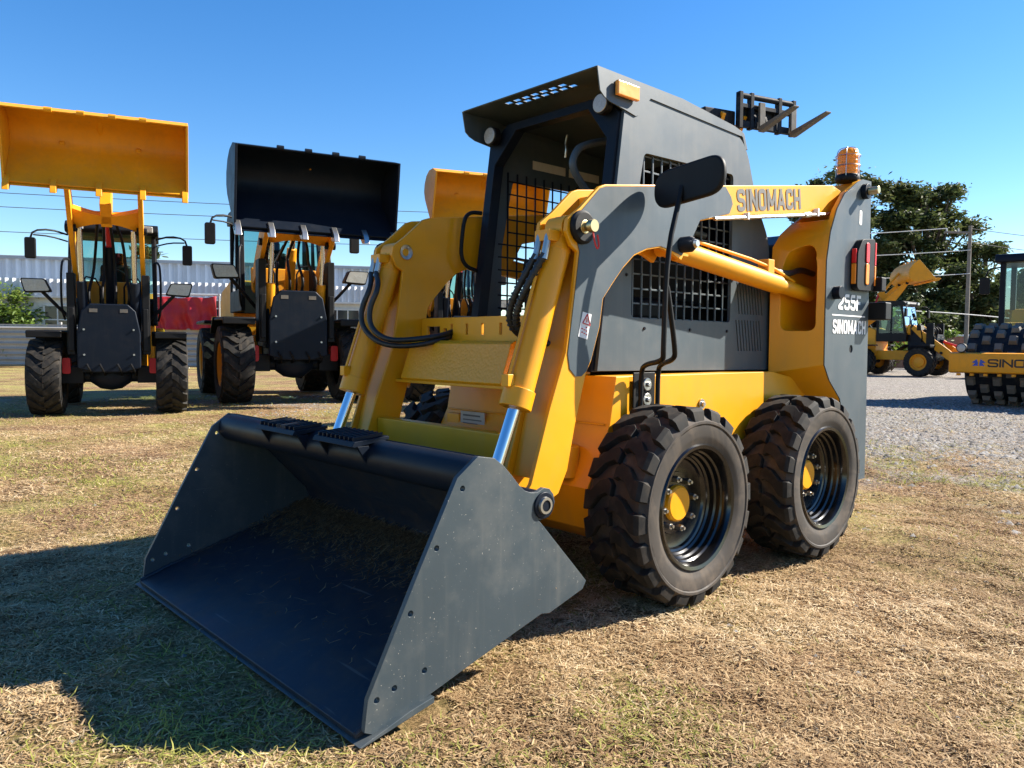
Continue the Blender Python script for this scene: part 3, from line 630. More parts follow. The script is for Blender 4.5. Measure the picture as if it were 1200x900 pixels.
def wheel_loader(name, label, cat, loc, t, s=1.0, lip=(1.75,3.0), dump=48, bk='yellow_old', bwid=1.0, bh=1.0, tool='bucket', armw=.42, teeth=6, group=None, rods=True, teethmat=None, simple=False):
    W = thing(name, label, cat, loc, heading(t), group); W.scale = (s,s,s)
    YO, BL, DK = M['yellow_old'], M['black'], M['dark']
    for x in (0,-2.2):
        for y in (.80,-.80): big_wheel(W,x,y,s)
    ax = MB().cyl((0,-.72,.55),(0,.72,.55),.10).lathe([(0,.28),(.1,.26),(.19,.14),(.215,0),(.19,-.14),(.1,-.26),(0,-.28)],(.04,0,.55),24)
    ax.build('axle', DK, W)
    MB().cyl((-2.2,-.72,.55),(-2.2,.72,.55),.10).build('axle', DK, W)
    ff = MB().prX([(-.40,.66),(-.2,.60),(.2,.60),(.40,.66),(.40,1.15),(.34,1.46),(.24,1.56),(-.24,1.56),(-.34,1.46),(-.40,1.15)],.36,.40).box(-.5,.36,-.34,.34,.6,1.35)
    for sd in (1,-1): ff.prY([(.25,.75),(.25,1.3),(-.45,1.95),(-.62,1.95),(-.62,.8)],*sorted((sd*.36,sd*.40)))
    ff = ff.build('front_frame', DK, W, bevel=.02)
    for sd in (1,-1):
        MB().box(.401,.404,min(sd*.14,sd*.24),max(sd*.14,sd*.24),1.44,1.49).build('frame_sticker', M['pad'], ff)
        MB().box(.08,.33,*sorted((sd*.42,sd*.52)),.85,1.98).box(.33,.37,*sorted((sd*.43,sd*.50)),.9,1.5).build('frame_post', BL, W, bevel=.012)
        for z in (.85,1.2): MB().cyl((.40,sd*.31,z),(.415,sd*.31,z),.014,n=8).build('frame_bolt', M['steel'], ff)
        MB().prX(rp([(sd*.50,.58),(sd*.60,.58),(sd*.60,.80),(sd*.50,.80)],.03),.05,.20).build('axle_reflector', M['red'], W)
        fd = MB().box(-.52,.42,*sorted((sd*.58,sd*1.0)),1.15,1.18).box(.39,.42,*sorted((sd*.58,sd*1.0)),1.08,1.15).obox((-.62,sd*.77,1.08),(.14,0,.1),(0,.25,0),(.01,0,-.02))
        fd.build('fender', BL, W, bevel=.015)
    for sd in (1,-1): MB().box(-.12,.16,*sorted((sd*.34,sd*.62)),.44,.68).build('axle_bracket', BL, ff, bevel=.01)
    for yy in (-.28,-.12,.1,.27): MB().tube([(.41,yy,.72),(.44,yy+.03,.66),(.36,yy+.06,.58),(.15,yy+.05,.55)],.014,6,1).build('brake_hose', BL, ff)
    # rear body
    rb = MB().prY([(-1.75,.75),(-1.75,1.75),(-2.0,1.85),(-3.1,1.72),(-3.25,1.5),(-3.25,.75)],-.55,.55).box(-1.8,-.5,-.45,.45,.6,.95).prY([(-3.25,.6),(-3.25,1.3),(-3.4,1.2),(-3.4,.6)],-.7,.7)
    rb.build('engine_body', YO, W, bevel=.03)
    for sd in (1,-1): MB().box(-2.75,-1.65,*sorted((sd*.56,sd*1.0)),1.13,1.18).build('rear_fender', BL, W, bevel=.015)
    # cab
    cb_ = MB()
    for sd in (1,-1):
        cb_.loft([(-.58,sd*.55,1.5),(-.66,sd*.55,1.5),(-.66,sd*.61,1.5),(-.58,sd*.61,1.5)],[(-.78,sd*.53,2.68),(-.86,sd*.53,2.68),(-.86,sd*.59,2.68),(-.78,sd*.59,2.68)])
        cb_.box(-1.72,-1.64,*sorted((sd*.53,sd*.60)),1.3,2.68).box(-1.20,-1.14,*sorted((sd*.55,sd*.60)),1.3,2.68).box(-1.7,-.6,*sorted((sd*.55,sd*.605)),1.3,1.62)
    cb_.prY(rp([(-.66,2.66),(-.62,2.74),(-.75,2.84),(-1.65,2.86),(-1.82,2.78),(-1.80,2.66)],.06),-.63,.63)
    cb_.box(-1.72,-1.68,-.55,.55,1.3,1.75)
    cab_ = cb_.build('cab', BL, W, bevel=.01)
    MB().prX(rp([(-.46,1.55),(.46,1.55),(.47,1.93),(-.47,1.93)],[.1,.1,.02,.02]),-.62,-.52).build('cowl', YO, cab_, bevel=.02)
    MB().add([(-.60,-.54,1.62),(-.60,.54,1.62),(-.78,.53,2.67),(-.78,-.53,2.67)],[(0,1,2,3)]).build('windscreen', M['glass'], cab_)
    MB().add([(-1.69,-.54,1.75),(-1.69,.54,1.75),(-1.69,.53,2.67),(-1.69,-.53,2.67)],[(0,1,2,3)]).build('rear_window', M['glass'], cab_)
    for sd in (1,-1):
        MB().add([(-.62,sd*.585,1.62),(-1.66,sd*.585,1.62),(-1.66,sd*.565,2.67),(-.80,sd*.565,2.67)],[(0,1,2,3)]).build('side_window', M['glass'], cab_)
        MB().box(-.66,-.60,*sorted((sd*.38,sd*.56)),2.70,2.80).build('roof_lamp', M['lamp'], cab_, bevel=.015)
    stt = MB().box(-1.45,-1.0,-.24,.24,1.55,1.7).obox((-1.45,0,1.98),(.06,0,-.01),(0,.22,0),(.05,0,.28)).obox((-1.50,0,2.36),(.05,0,0),(0,.13,0),(0,0,.10))
    stt.build('seat', BL, cab_, bevel=.05)
    MB().tube([(-.95+.0*k,.19*math.cos(2*PI*k/20),1.98+.17*math.sin(2*PI*k/20)) for k in range(21)],.014,6).cyl((-.75,0,1.5),(-.95,0,1.98),.03,n=8).build('steering_wheel', BL, cab_)
    # front rails
    for sd in (1,-1):
        MB().tube([(-.45,sd*.62,1.35),(-.40,sd*.66,1.5),(-.42,sd*.66,2.15),(-.52,sd*.62,2.25),(-.70,sd*.58,2.25)],.016,8,2).build('hand_rail', BL, W)
        MB().tube([(-.46,sd*.16,1.55),(-.44,sd*.16,1.95),(-.44,sd*.40,2.0),(-.46,sd*.42,1.55)],.013,8,1).build('hand_rail', BL, W)
    # lamps and mirrors
    for sd in (1,-1):
        stl = MB().tube([(-.1,sd*.46,1.30),(-.02,sd*.60,1.45),(.02,sd*.84,1.72)],.024,8,1).build('lamp_stalk', BL, W)
        hl = MB().prX(rp([(sd*.72,1.72),(sd*.80,1.90),(sd*1.10,1.90),(sd*1.05,1.70)],.03),-.05,.10).build('headlight', BL, stl, bevel=.012)
        MB().prX(rp([(sd*.745,1.735),(sd*.81,1.885),(sd*1.08,1.885),(sd*1.035,1.72)],.025),.101,.108).build('headlight_lens', M['lamp'], hl)
        mb_ = MB().tube([(-.75,sd*.6,2.62),(-.55,sd*.8,2.66),(-.45,sd*1.0,2.62),(-.45,sd*1.04,2.50)],.014,8,1).tube([(-.75,sd*.6,2.52),(-.55,sd*.8,2.56),(-.46,sd*1.0,2.56)],.011,8,1).build('mirror_bracket', BL, W)
        MB().prX(rp([(sd*.97,2.22),(sd*1.11,2.22),(sd*1.11,2.52),(sd*.97,2.52)],.03),-.50,-.42).build('mirror', BL, mb_, bevel=.012)
    # arms and tool
    P0 = Vector((-.35,0,1.78))
    if tool=='bucket':
        k = .95*bh; prof, side, T_ = bucket_shape(k,dump,lip); P1 = Vector((T_((-.84,.02))[0],0,T_((-.84,.02))[1]))
    else: P1 = Vector((lip[0]-.12,0,lip[1]+.12))
    d = (P1-P0).normalized(); nn = Vector((-d.z,0,d.x)); Lg = (P1-P0).length
    def q(tt, o): p = P0+d*Lg*tt+nn*o; return (p.x,p.z)
    AR = [q(-.04,-.08),q(.25,-.17),q(.60,-.16),q(.9,-.10),q(1.03,-.05),q(1.03,.05),q(.9,.09),q(.55,.15),q(.2,.12),q(-.04,.08)]
    for sd in (1,-1):
        am = MB().prY(AR,*sorted((sd*armw,sd*(armw+.06)))).build('lift_arm', YO, W, bevel=.008)
        for qq in (q(1,0),q(.5,-.1)): MB().cyl((qq[0],sd*(armw-.03),qq[1]),(qq[0],sd*(armw+.10),qq[1]),.05).build('arm_pin', DK, am)
        ca, cbb = Vector((.12,sd*(armw-.07),1.0)), Vector((q(.5,-.1)[0],sd*(armw-.07),q(.5,-.1)[1]))
        if rods:
            lc = MB().cyl(ca,along(ca,cbb,.55),.065).build('lift_cylinder', YO if tool!='none' and bk=='dark' else DK, W)
            MB().cyl(along(ca,cbb,.55),cbb,.035).build('piston_rod', M['chrome'], lc)
    n_ = 12; top = [(-armw+2*armw*i/n_, .14-.10*math.sin(PI*i/n_)) for i in range(n_+1)]; bot = [(armw-2*armw*i/n_, -.20+.11*math.sin(PI*i/n_)) for i in range(n_+1)]
    o_ = P0+d*Lg*.56
    A_ = [o_+Vector((0,y,0))+d*v-nn*.05 for y,v in top+bot]; B_ = [p-nn*-.10 for p in A_]
    MB().loft(A_,B_).build('arm_crossmember', YO, W, bevel=.008)
    # bell crank and tilt cylinder
    bc0 = P0+d*Lg*.60+nn*.30
    MB().prY([(P0+d*Lg*.5+nn*-.05).xz,(P0+d*Lg*.66+nn*-.05).xz,(P0+d*Lg*.68+nn*.40).xz,(P0+d*Lg*.58+nn*.42).xz],-.07,.07).build('bell_crank', YO, W, bevel=.01)
    c0 = Vector((-.25,0,1.55)); c1 = bc0+nn*.08
    tc_ = MB().cyl(c0,along(c0,c1,.55),.07).build('tilt_cylinder', YO if bk=='dark' else DK, W)
    MB().cyl(along(c0,c1,.55),c1,.04).build('piston_rod', M['red'] if bk!='dark' else M['chrome'], tc_)
    for k_ in range(4):
        yh = -.24+.16*k_; MB().tube([(.20,yh,1.52),(.22+.05*k_,yh*1.1,1.72),(.05,yh*.9,1.95),tuple(P0+d*Lg*(.22+.05*k_)+Vector((0,yh*.8,.0))),tuple(P0+d*Lg*.5+Vector((0,yh*.5,.0)))],.02,7,2).build('hydraulic_hose', BL, W, smooth=60)
    MB().tube([(-.585,-.3,1.66),(-.66,-.12,2.05),(-.70,.02,2.3)],.012,6).build('wiper', BL, cab_)
    if tool=='bucket':
        MB().cyl(bc0,(T_((-.93,.45))[0],0,T_((-.93,.45))[1]),.045).build('tilt_link', YO, W)
        hw = bwid
        bu = MB().prY(prof,-hw+.015,hw-.015).build('bucket', M[bk], W, bevel=.004)
        for sd in (1,-1): MB().prY(side,*sorted((sd*(hw-.015),sd*(hw+.012)))).build('side_plate', M[bk], bu, bevel=.004)
        e0, e1 = T_((.03,-.012)), T_((-.2,-.012)); e2 = T_((-.2,-.03)); e3 = T_((.03,-.022))
        MB().prY([e0,e1,e2,e3],-hw-.01,hw+.01).build('cutting_edge', M[bk], bu)
        for i in range(teeth):
            y = -hw+.03+(2*hw-.06)*i/(teeth-1)
            pr = [T_(p) for p in ((.15,.0),(.06,.045),(-.10,.045),(-.10,-.07),(.05,-.07))]
            MB().prY(pr,y-.035,y+.035).build('tooth', M[teethmat or bk], bu, bevel=.008)
        for i in range(4):
            y = -hw*.5+hw*i/3; p_ = T_((-.52,.81))
            MB().cyl((p_[0],y-.04,p_[1]),(p_[0],y+.04,p_[1]),.03,n=10).build('edge_bolt', M[bk], bu)
    elif tool=='forks':
        fx, fz = lip; D = M['drum']
        o_ = .52
        fk = MB().cyl((fx,o_-.50,fz+.44),(fx,o_+.55,fz+.44),.04,n=12).box(fx-.04,fx+.03,o_-.50,o_+.55,fz+.0,fz+.09).box(fx-.04,fx+.03,o_-.50,o_+.55,fz+.27,fz+.33)
        for y in (-.50,-.30,.22,.49): fk.box(fx-.05,fx+.04,o_+y,o_+y+.06,fz-.02,fz+.49)
        fk.box(fx-.10,fx-.05,o_-.4,o_+.3,fz+.05,fz+.32)
        for y in (-.18,-.08,.05,.16,.33): fk.cyl((fx-.12,o_+y,fz+.06),(fx-.12,o_+y,fz+.34),.028,n=8)
        for y in (-.2,.0,.2): fk.prY([(fx+.04,fz+.02),(fx+.04,fz+.12),(fx-.03,fz+.30),(fx-.06,fz+.30)],o_+y-.02,o_+y+.02)
        fk = fk.build('fork_carriage', D, W, bevel=.006)
        for y in (-.12,.47):
            MB().prY([(fx+.04,fz+.36),(fx+.08,fz+.36),(fx+.085,fz+.03),(fx+.72,fz+.15),(fx+.72,fz+.13),(fx+.09,fz-.05),(fx+.05,fz-.05)],o_+y-.05,o_+y+.05).build('fork_tine', M['pad'], fk, bevel=.005)
        MB().box(fx-.42,fx-.08,-.50,.05,fz+.0,fz+.24).build('carriage_hitch', D, W, bevel=.02)
    return W
LG = 'wheel loaders parked in a row behind the skid steer'
wheel_loader('wheel_loader','wheel loader at far left with a raised yellow bucket with yellow lugs along its edge','wheel loader',(-5.80,11.20,0),24,1.0,(1.75,2.90),50,bh=.95,group=LG,armw=.40,teeth=5)
wheel_loader('wheel_loader','wheel loader with a raised black bucket, second from the left','wheel loader',(-3.90,13.75,0),28,1.24,(1.55,2.20),42,bk='dark',bh=1.06,group=LG,armw=.42,teeth=6,teethmat='steel')
wheel_loader('wheel_loader','wheel loader mostly hidden behind the skid steer cab, raised yellow bucket left of it','wheel loader',(-1.0,14.6,0),22,1.0,(1.6,2.98),50,bh=.95,group=LG,teeth=5)
wheel_loader('fork_loader','wheel loader with a dark raised pallet fork carriage showing above the skid steer roof','fork loader',(2.50,12.45,0),25,1.0,(1.5,4.15),45,tool='forks',group=LG,armw=.16)
wheel_loader('wheel_loader','small distant yellow wheel loader with lowered arms beside the road roller','wheel loader',(15.7,29.2,0),41,1.0,(2.5,.12),0,group='distant loaders on the gravel',rods=False)
wheel_loader('wheel_loader','distant loader with its yellow bucket raised against the trees right of the grey tower','wheel loader',(15.35,33.0,0),80,1.15,(1.75,3.35),-8,group='distant loaders on the gravel',bwid=1.1)

# ------------------------------------------------------------------ ROAD ROLLER
rl = thing('road_roller','yellow padfoot road roller with a dark studded drum at the right edge','road roller',(8.92,13.55,0),heading(-42))
# local: x forward, front beam at x=0, drum axle at x=-1.0
dr = MB().lathe([(0,-.95),(.66,-.95),(.69,-.93),(.69,.93),(.66,.95),(0,.95)],(-.98,0,.76),48).build('drum', M['drum'], rl)
pd = MB()
for r_ in range(9):
    y = -.84+.21*r_
    for k in range(14):
        a = 2*PI*(k+(.5 if r_%2 else 0))/14; dv = Vector((math.cos(a),0,math.sin(a))); tv = Vector((-dv.z,0,dv.x)); c_ = Vector((-.98,y,.76))+dv*.69
        pd.loft([c_+tv*i*.085+Vector((0,j*.075,0)) for i,j in ((-1,-1),(1,-1),(1,1),(-1,1))],[c_+dv*.085+tv*i*.06+Vector((0,j*.055,0)) for i,j in ((-1,-1),(1,-1),(1,1),(-1,1))])
o = pd.build('drum_pad', M['pad'], dr, bevel=.008); o['kind'] = 'stuff'
fm = MB().prY(rp([(0,.60),(.10,.62),(.10,.96),(0,.98)],.02),-1.12,1.12)
for sd in (1,-1): fm.box(-2.1,0,*sorted((sd*1.0,sd*1.12)),.60,.98)
fm.box(-2.2,-2.05,-1.12,1.12,.60,.98)
fm = fm.build('drum_frame', M['yellow_old'], rl, bevel=.015)
for k in range(10): MB().box(-.02,.06,-1.0+.215*k,-.94+.215*k,.555,.60).build('scraper_tooth', M['yellow_old'], fm, bevel=.006)
text('frame_lettering','SINOMACH',M['textblack'],fm,(.101,-.50,.72),(0,1,0),(0,0,1),1.35,.145,.002,.05)
em = MB()
for sd in (1,-1): em.prX([(-.64+sd*.012,.74),(-.64+sd*.10,.74),(-.64+sd*.055,.79),(-.64+sd*.11,.80),(-.64+sd*.03,.86),(-.64+sd*.012,.80)],.101,.104)
em.build('emblem', M['blue'], fm)
for sd in (1,-1):
    hl = MB().cyl((-.02,sd*.93,1.06),(.09,sd*.93,1.06),.085,n=24).build('headlight', M['black'], rl, bevel=.008)
    MB().lathe([(.07,.091),(.05,.10),(0,.105)],(0,sd*.93,1.06),24,'x').build('headlight_lens', M['lamp'], hl)
bd = MB().box(-4.9,-2.9,-.8,.8,.7,1.6).prY([(-4.9,.8),(-4.9,1.75),(-3.4,1.9),(-3.3,.8)],-.75,.75).box(-2.9,-2.1,-.4,.4,.5,1.0)
bd.build('body', M['yellow_old'], rl, bevel=.03)
rc = MB()
for x_ in (-2.30,-3.45):
    for sd in (1,-1): rc.box(x_-.05,x_+.05,*sorted((sd*.68,sd*.78)),1.3,2.82)
rc.prY(rp([(-2.12,2.78),(-2.15,2.95),(-3.55,2.95),(-3.6,2.78)],.05),-.86,.86).box(-3.5,-2.25,-.76,.76,1.15,1.45)
rc = rc.build('cab', M['dark'], rl, bevel=.015)
MB().add([(-2.29,-.70,1.45),(-2.29,.70,1.45),(-2.29,.70,2.78),(-2.29,-.70,2.78)],[(0,1,2,3)]).build('windscreen', M['glass'], rc)
for sd in (1,-1): MB().add([(-2.3,sd*.73,1.45),(-3.45,sd*.73,1.45),(-3.45,sd*.73,2.78),(-2.3,sd*.73,2.78)],[(0,1,2,3)]).build('side_window', M['glass'], rc)
MB().box(-3.2,-2.8,-.25,.25,1.45,1.6).box(-3.28,-3.16,-.24,.24,1.6,2.2).build('seat', M['black'], rc, bevel=.04)
mb_ = MB().tube([(-2.3,-.75,2.7),(-2.1,-.95,2.66),(-2.1,-1.0,2.5)],.015,8,1).build('mirror_bracket', M['black'], rl)
MB().prX(rp([(-1.1,2.15),(-.92,2.15),(-.92,2.48),(-1.1,2.48)],.04),-2.14,-2.06).build('mirror', M['black'], mb_, bevel=.012)
for sd in (1,-1):
    o = big_wheel(rl,-4.0,sd*.72,1); o.scale = (1.35,1.35,1.35); o.location.z = .72

# ------------------------------------------------------------------ BACKGROUND: building, fence, banner
def wall_local(loc, deg, name, label, cat): return thing(name, label, cat, loc, R_(deg))
wh = wall_local((-30.0,33.4,0),13.2,'warehouse','long pale warehouse with corrugated metal walls behind the parked loaders','warehouse')
cm = MB(); pit = .66; x = 0.0; prof = []; pit = .40
while x < 24.2:
    prof += [(x,0),(x+.17,0),(x+.19,-.16),(x+.24,-.16)]; x += pit
cm.add([(x,y,z) for z in (0,4.75) for x,y in prof],[(i,i+1,len(prof)+i+1,len(prof)+i) for i in range(len(prof)-1)])
cm.build('front_wall', M['corr'], wh, smooth=0)
MB().box(-.1,24.3,.02,12,0,4.7).build('wall', M['corr'], wh)
MB().box(-.2,24.4,-.22,-.16,4.70,4.84).box(-.2,24.4,-.16,12.1,4.76,4.86).build('roof', M['roofgrey'], wh, bevel=.01)
an = MB().box(2.5,24.0,-4.0,-.2,0,2.9)
an.build('annex_wall', M['wallwhite'], wh)
rf = MB(); x = 2.2; prof = []
while x < 24.1: prof += [(x,0),(x+.12,0),(x+.135,-.09),(x+.17,-.09)]; x += .27
rf.add([(x,-4.2+y,z) for z in (2.86,3.55) for x,y in prof],[(i,i+1,len(prof)+i+1,len(prof)+i) for i in range(len(prof)-1)])
rf.build('annex_fascia', M['corr'], wh, smooth=0)
MB().box(2.2,24.1,-4.19,-.18,3.40,3.50).build('annex_roof', M['roofgrey'], wh)
MB().box(2.1,24.2,-4.36,-4.31,2.78,2.86).build('gutter', M['wallwhite'], wh)
for x0,x1,z0,z1 in ((6.95,8.55,1.35,2.45),(10.2,11.6,1.35,2.45),(14.6,18.2,2.15,2.8),(21.4,22.8,1.4,2.5)):
    wf = MB().box(x0-.08,x1+.08,-4.05,-4.0,z0-.08,z1+.08).build('window', M['wallwhite'], wh, bevel=.01)
    MB().box(x0,x1,-4.056,-4.052,z0,z1).build('pane', M['window'], wf)
    bars = MB().box(x0,x1,-4.075,-4.058,(z0+z1)/2-.025,(z0+z1)/2+.025)
    nb = max(2,round((x1-x0)/.55))
    for k in range(1,nb): xx = x0+(x1-x0)*k/nb; bars.box(xx-.025,xx+.025,-4.076,-4.057,z0,z1)
    bars.build('glazing_bar', M['wallwhite'], wf)
fc = thing('metal_fence','grey fence of horizontal corrugated sheets behind the parked loaders','fence',(-27,29.3,0),R_(3))
prof = []; z = .05
while z < 1.62: prof += [(0,z),(-.07,z+.07),(0,z+.14)]; z += .2
fm_ = MB().add([(x,y,z) for x in (0,24) for y,z in prof],[(i,i+1,len(prof)+i+1,len(prof)+i) for i in range(len(prof)-1)])
fm_.build('sheet', M['fence'], fc, smooth=25)
for k in range(11): MB().box(2.4*k-.05,2.4*k+.05,.03,.13,0,1.75).build('post', M['fence'], fc, bevel=.01)
MB().box(0,24,.0,.06,1.60,1.66).build('rail', M['fence'], fc)
bn = thing('red_banner','crumpled red tarpaulin hung on a frame above the grey fence','banner',(-13.95,29.75,1.5),R_(4))
def tarp(u,v):
    f_ = (1.15-v)*(.13*math.sin(u*15+2.2*v)+.08*math.sin(u*34+v*3+1))+.10*noise.noise(Vector((u*9,v*3,2)))
    sag = .05*math.sin(PI*u)*v + .02*math.sin(u*17)*v
    return (u*2.55, f_*.9, v*1.28-sag)
tp = MB().grid(tarp,60,26).build('tarpaulin', M['tarp'], bn, smooth=180)
tp.modifiers.new('s','SOLIDIFY').thickness = .008
for x_ in (-.05,2.62): MB().cyl((x_,.1,-1.5),(x_,.1,1.4),.035,n=10).build('post', M['fence'], bn)
MB().cyl((-.1,.1,1.36),(2.66,.1,1.36),.035,n=10).build('top_rail', M['wallwhite'], bn)
bw = thing('brick_wall','low red brick garden wall in front of the tall trees','wall',(3,43,0),R_(-4))
MB().box(0,24,-.12,.12,0,1.7).build('wall', M['brick'], bw, bevel=.02)
MB().box(-.1,24.1,-.18,.18,1.7,1.8).build('coping', M['wallwhite'], bw, bevel=.02)
sgn = thing('red_sign','small red and white notice board by the brick wall','sign',(20.3,40.2,0),R_(10))
MB().box(-.75,.75,-.03,.03,1.2,2.1).build('board', M['red'], sgn, bevel=.01)
MB().box(-.85,.85,-.025,.02,2.1,2.25).box(-.85,.85,-.02,.02,.75,1.2).build('board_frame', M['wallwhite'], sgn)
for x_ in (-.6,.6): MB().box(x_-.04,x_+.04,.03,.1,0,2.1).build('post', M['fence'], sgn)

# ------------------------------------------------------------------ trees and shrubs
def leaves_mesh(centers, radii, n, size, name, flat=.75, seed=1):
    g = np.random.default_rng(seed)
    k = len(centers); cen = np.array(centers); rad = np.array(radii)
    wgt = rad**2; idx = g.choice(k, n, p=wgt/wgt.sum())
    d = g.normal(size=(n,3)); d /= np.linalg.norm(d,axis=1)[:,None]
    rr = np.abs(g.normal(size=n))*.42+.35*g.random(n)
    P = cen[idx]+d*(rad[idx]*rr)[:,None]*np.array([1,1,flat])
    clump = g.random(k)[idx]
    a = g.normal(size=(n,3)); a[:,2] *= .5; a /= np.linalg.norm(a,axis=1)[:,None]
    b = np.cross(a,g.normal(size=(n,3))); b /= np.linalg.norm(b,axis=1)[:,None]
    s = size*(.55+.9*g.random(n))
    a *= s[:,None]; b *= (s*.42)[:,None]
    V = np.stack([P-a,P-b*.9+a*.1,P+a,P+b*.9+a*.1],1).reshape(-1,3)
    tint = np.repeat(np.clip(.35*clump+.65*g.random(n),0,1),4)
    return quads(name, V, n, tint)
def quads(name, V, n, tint):
    me = bpy.data.meshes.new(name); me.vertices.add(n*4); me.vertices.foreach_set('co', V.ravel())
    me.loops.add(n*4); me.loops.foreach_set('vertex_index', np.arange(n*4,dtype=np.int32))
    me.polygons.add(n); me.polygons.foreach_set('loop_start', np.arange(0,n*4,4,dtype=np.int32))
    me.update(calc_edges=True)
    at = me.attributes.new('tint','FLOAT','POINT'); at.data.foreach_set('value', tint.astype(np.float32)); return me
def tree(name, label, loc, h, r, n, size, mleaf, seed, group=None, lobes=26, trunk_h=.35):
    g = random.Random(seed); t = thing(name, label, 'tree', loc, 0, group)
    tr = MB(); th = h*trunk_h
    tops = []
    tr.tube([(0,0,-.1),(.1,.05,th*.5),(0,0,th),(.1*r,.05*r,h*.6),(0,0,h*.9)],.05*h*.35,8,1)
    cen = []; rad = []
    for i in range(lobes):
        a = g.uniform(0,2*PI); zz = g.uniform(.20,.95); rm = r*math.sqrt(max(.05,1-((zz-.5)/.52)**2))*math.sqrt(g.uniform(.05,1))
        c_ = (rm*math.cos(a),rm*math.sin(a),h*zz); cen.append(c_); rad.append(r*g.uniform(.14,.30))
        if i%2==0: tr.tube([(0,0,th*g.uniform(.8,1.6)),(c_[0]*.5,c_[1]*.5,(th+c_[2])*.52),c_],.012*h*.4,6,1)
    tr.build('trunk', M['trunk'], t, smooth=60)
    me = leaves_mesh(cen,rad,n,size,'crown',.7,seed); me.materials.append(M[mleaf])
    o = bpy.data.objects.new('crown', me); C.objects.link(o); o.parent = t
    return t
TG = 'tall dark trees beyond the yard'
tree('broadleaf_tree','tall dark tree whose crown shows around the amber beacon',(25.3,60,0),15.3,4.0,27000,.19,'leaf',3,TG,64)
tree('broadleaf_tree','tallest full dark tree between the grey tower and the utility pole',(32.0,61,0),14.3,4.7,40000,.19,'leaf',5,TG,80)
tree('broadleaf_tree','dark tree close behind the grey tower, over the raised yellow bucket',(28.6,63,0),12.4,3.6,24000,.19,'leaf',11,TG,52)
tree('broadleaf_tree','lower dark tree just right of the utility pole',(36.3,60,0),9.3,3.6,25000,.18,'leaf',8,TG,46,.2)
tree('broadleaf_tree','low dark tree next to the road roller cab',(39.6,60,0),7.2,3.2,14000,.17,'leaf',9,TG,38,.2)
tree('broadleaf_tree','low shady tree behind the distant yellow loader',(29.5,57,0),6.3,3.6,24000,.19,'leaf',14,TG,46,.15)
tree('broadleaf_tree','low shady tree behind the utility pole foot',(34.2,58,0),5.8,3.4,22000,.19,'leaf',15,TG,46,.15)
tree('broadleaf_tree','far tree just above the warehouse roof',(-25.2,52,0),7.6,2.6,2600,.3,'leaf',21,'far trees above the warehouse')
def shrub(label, loc, h, r, n, size, seed, ml='leaf2', group=None):
    g = random.Random(seed); t = thing('leafy_shrub', label, 'shrub', loc, 0, group)
    cen = []; rad = []; stm = MB()
    for i in range(16):
        a = g.uniform(0,2*PI); q_ = g.uniform(0,.75)*r; zz = g.uniform(.2,.9)*h
        cen.append((q_*math.cos(a),q_*math.sin(a),zz)); rad.append(r*g.uniform(.3,.5)); stm.tube([(0,0,0),(cen[-1][0]*.4,cen[-1][1]*.4,zz*.5),cen[-1]],.015,5,1)
    stm.build('stem', M['trunk'], t)
    me = leaves_mesh(cen,rad,n,size,'foliage',.9,seed); me.materials.append(M[ml]); o = bpy.data.objects.new('foliage', me); C.objects.link(o); o.parent = t
shrub('bright green shrub behind the grey fence at the left edge',(-19.9,31.2,0),3.25,1.5,4200,.11,31)
shrub('pale green shrub behind the distant yellow loader',(17.4,35.5,0),3.2,1.5,2600,.13,33)
shrub('small green shrub beside the red notice board',(22.0,39.5,0),2.1,.8,1200,.10,34)
for i, x_ in enumerate((4.5,7.6,10.6)): shrub('green garden shrub in front of the brick wall behind the skid steer cab',(x_,40.0-.3*i,0),2.6,1.7,2600,.13,40+i,'leaf2','shrubs along the brick wall')

# ------------------------------------------------------------------ pole and wires
pl = thing('utility_pole','wooden utility pole in front of the dark trees','utility pole',(23.4,40,0))
MB().cyl((0,0,0),(0,0,7.35),.11,.08,n=14).build('pole', M['wood'], pl)
MB().box(-1.3,.1,-.06,.06,6.95,7.05).build('crossarm', M['wood'], pl, bevel=.01)
for x_ in (-1.2,-.6): MB().cyl((x_,0,7.05),(x_,0,7.2),.04,n=8).build('insulator', M['wallwhite'], pl)
def wire(label, a, b, sag, r=.014, m='wire', group=None, n=24):
    a, b = Vector(a), Vector(b)
    pts = [a.lerp(b,i/n)-Vector((0,0,4*sag*(i/n)*(1-i/n))) for i in range(n+1)]
    o = MB().tube(pts,r,6).build('overhead_wire', M[m]); return tag(o, label, 'wire', group)
WG = 'power lines across the left of the sky'
wire('uppermost overhead wire behind the two left loaders',(-40,30,7.8),(6,46,8.6),.35,.016,'wire',WG)
wire('middle overhead wire behind the two left loaders',(-40,30,7.15),(6,46,8.0),.35,.016,'wire',WG)
wire('lowest overhead wire behind the two left loaders, nearest the warehouse roof',(-40,30,6.05),(6,46,6.7),.30,.016,'wire',WG)
WR = 'wires strung to the utility pole'
wire('top wire running left from the utility pole across the dark trees',(22.2,40,7.2),(4,42,7.0),.3,.02,'whitewire',WR)
wire('second wire running left from the utility pole across the dark trees',(23.4,39.9,6.1),(4,41,5.8),.3,.018,'whitewire',WR)
wire('third wire running left from the utility pole across the dark trees',(23.4,39.9,4.9),(4,40,4.6),.3,.018,'whitewire',WR)
wire('upper wire running right from the utility pole over the road roller cab',(23.4,40,7.2),(40,40,6.2),.3,.016,'wire',WR)
wire('lower wire running right from the utility pole over the road roller cab',(23.4,40,6.5),(40,40,5.3),.3,.016,'wire',WR)
wire('pale sagging cable low in front of the trees by the road roller',(14.0,34.5,2.75),(23.3,36,2.45),-.12,.022,'whitewire')

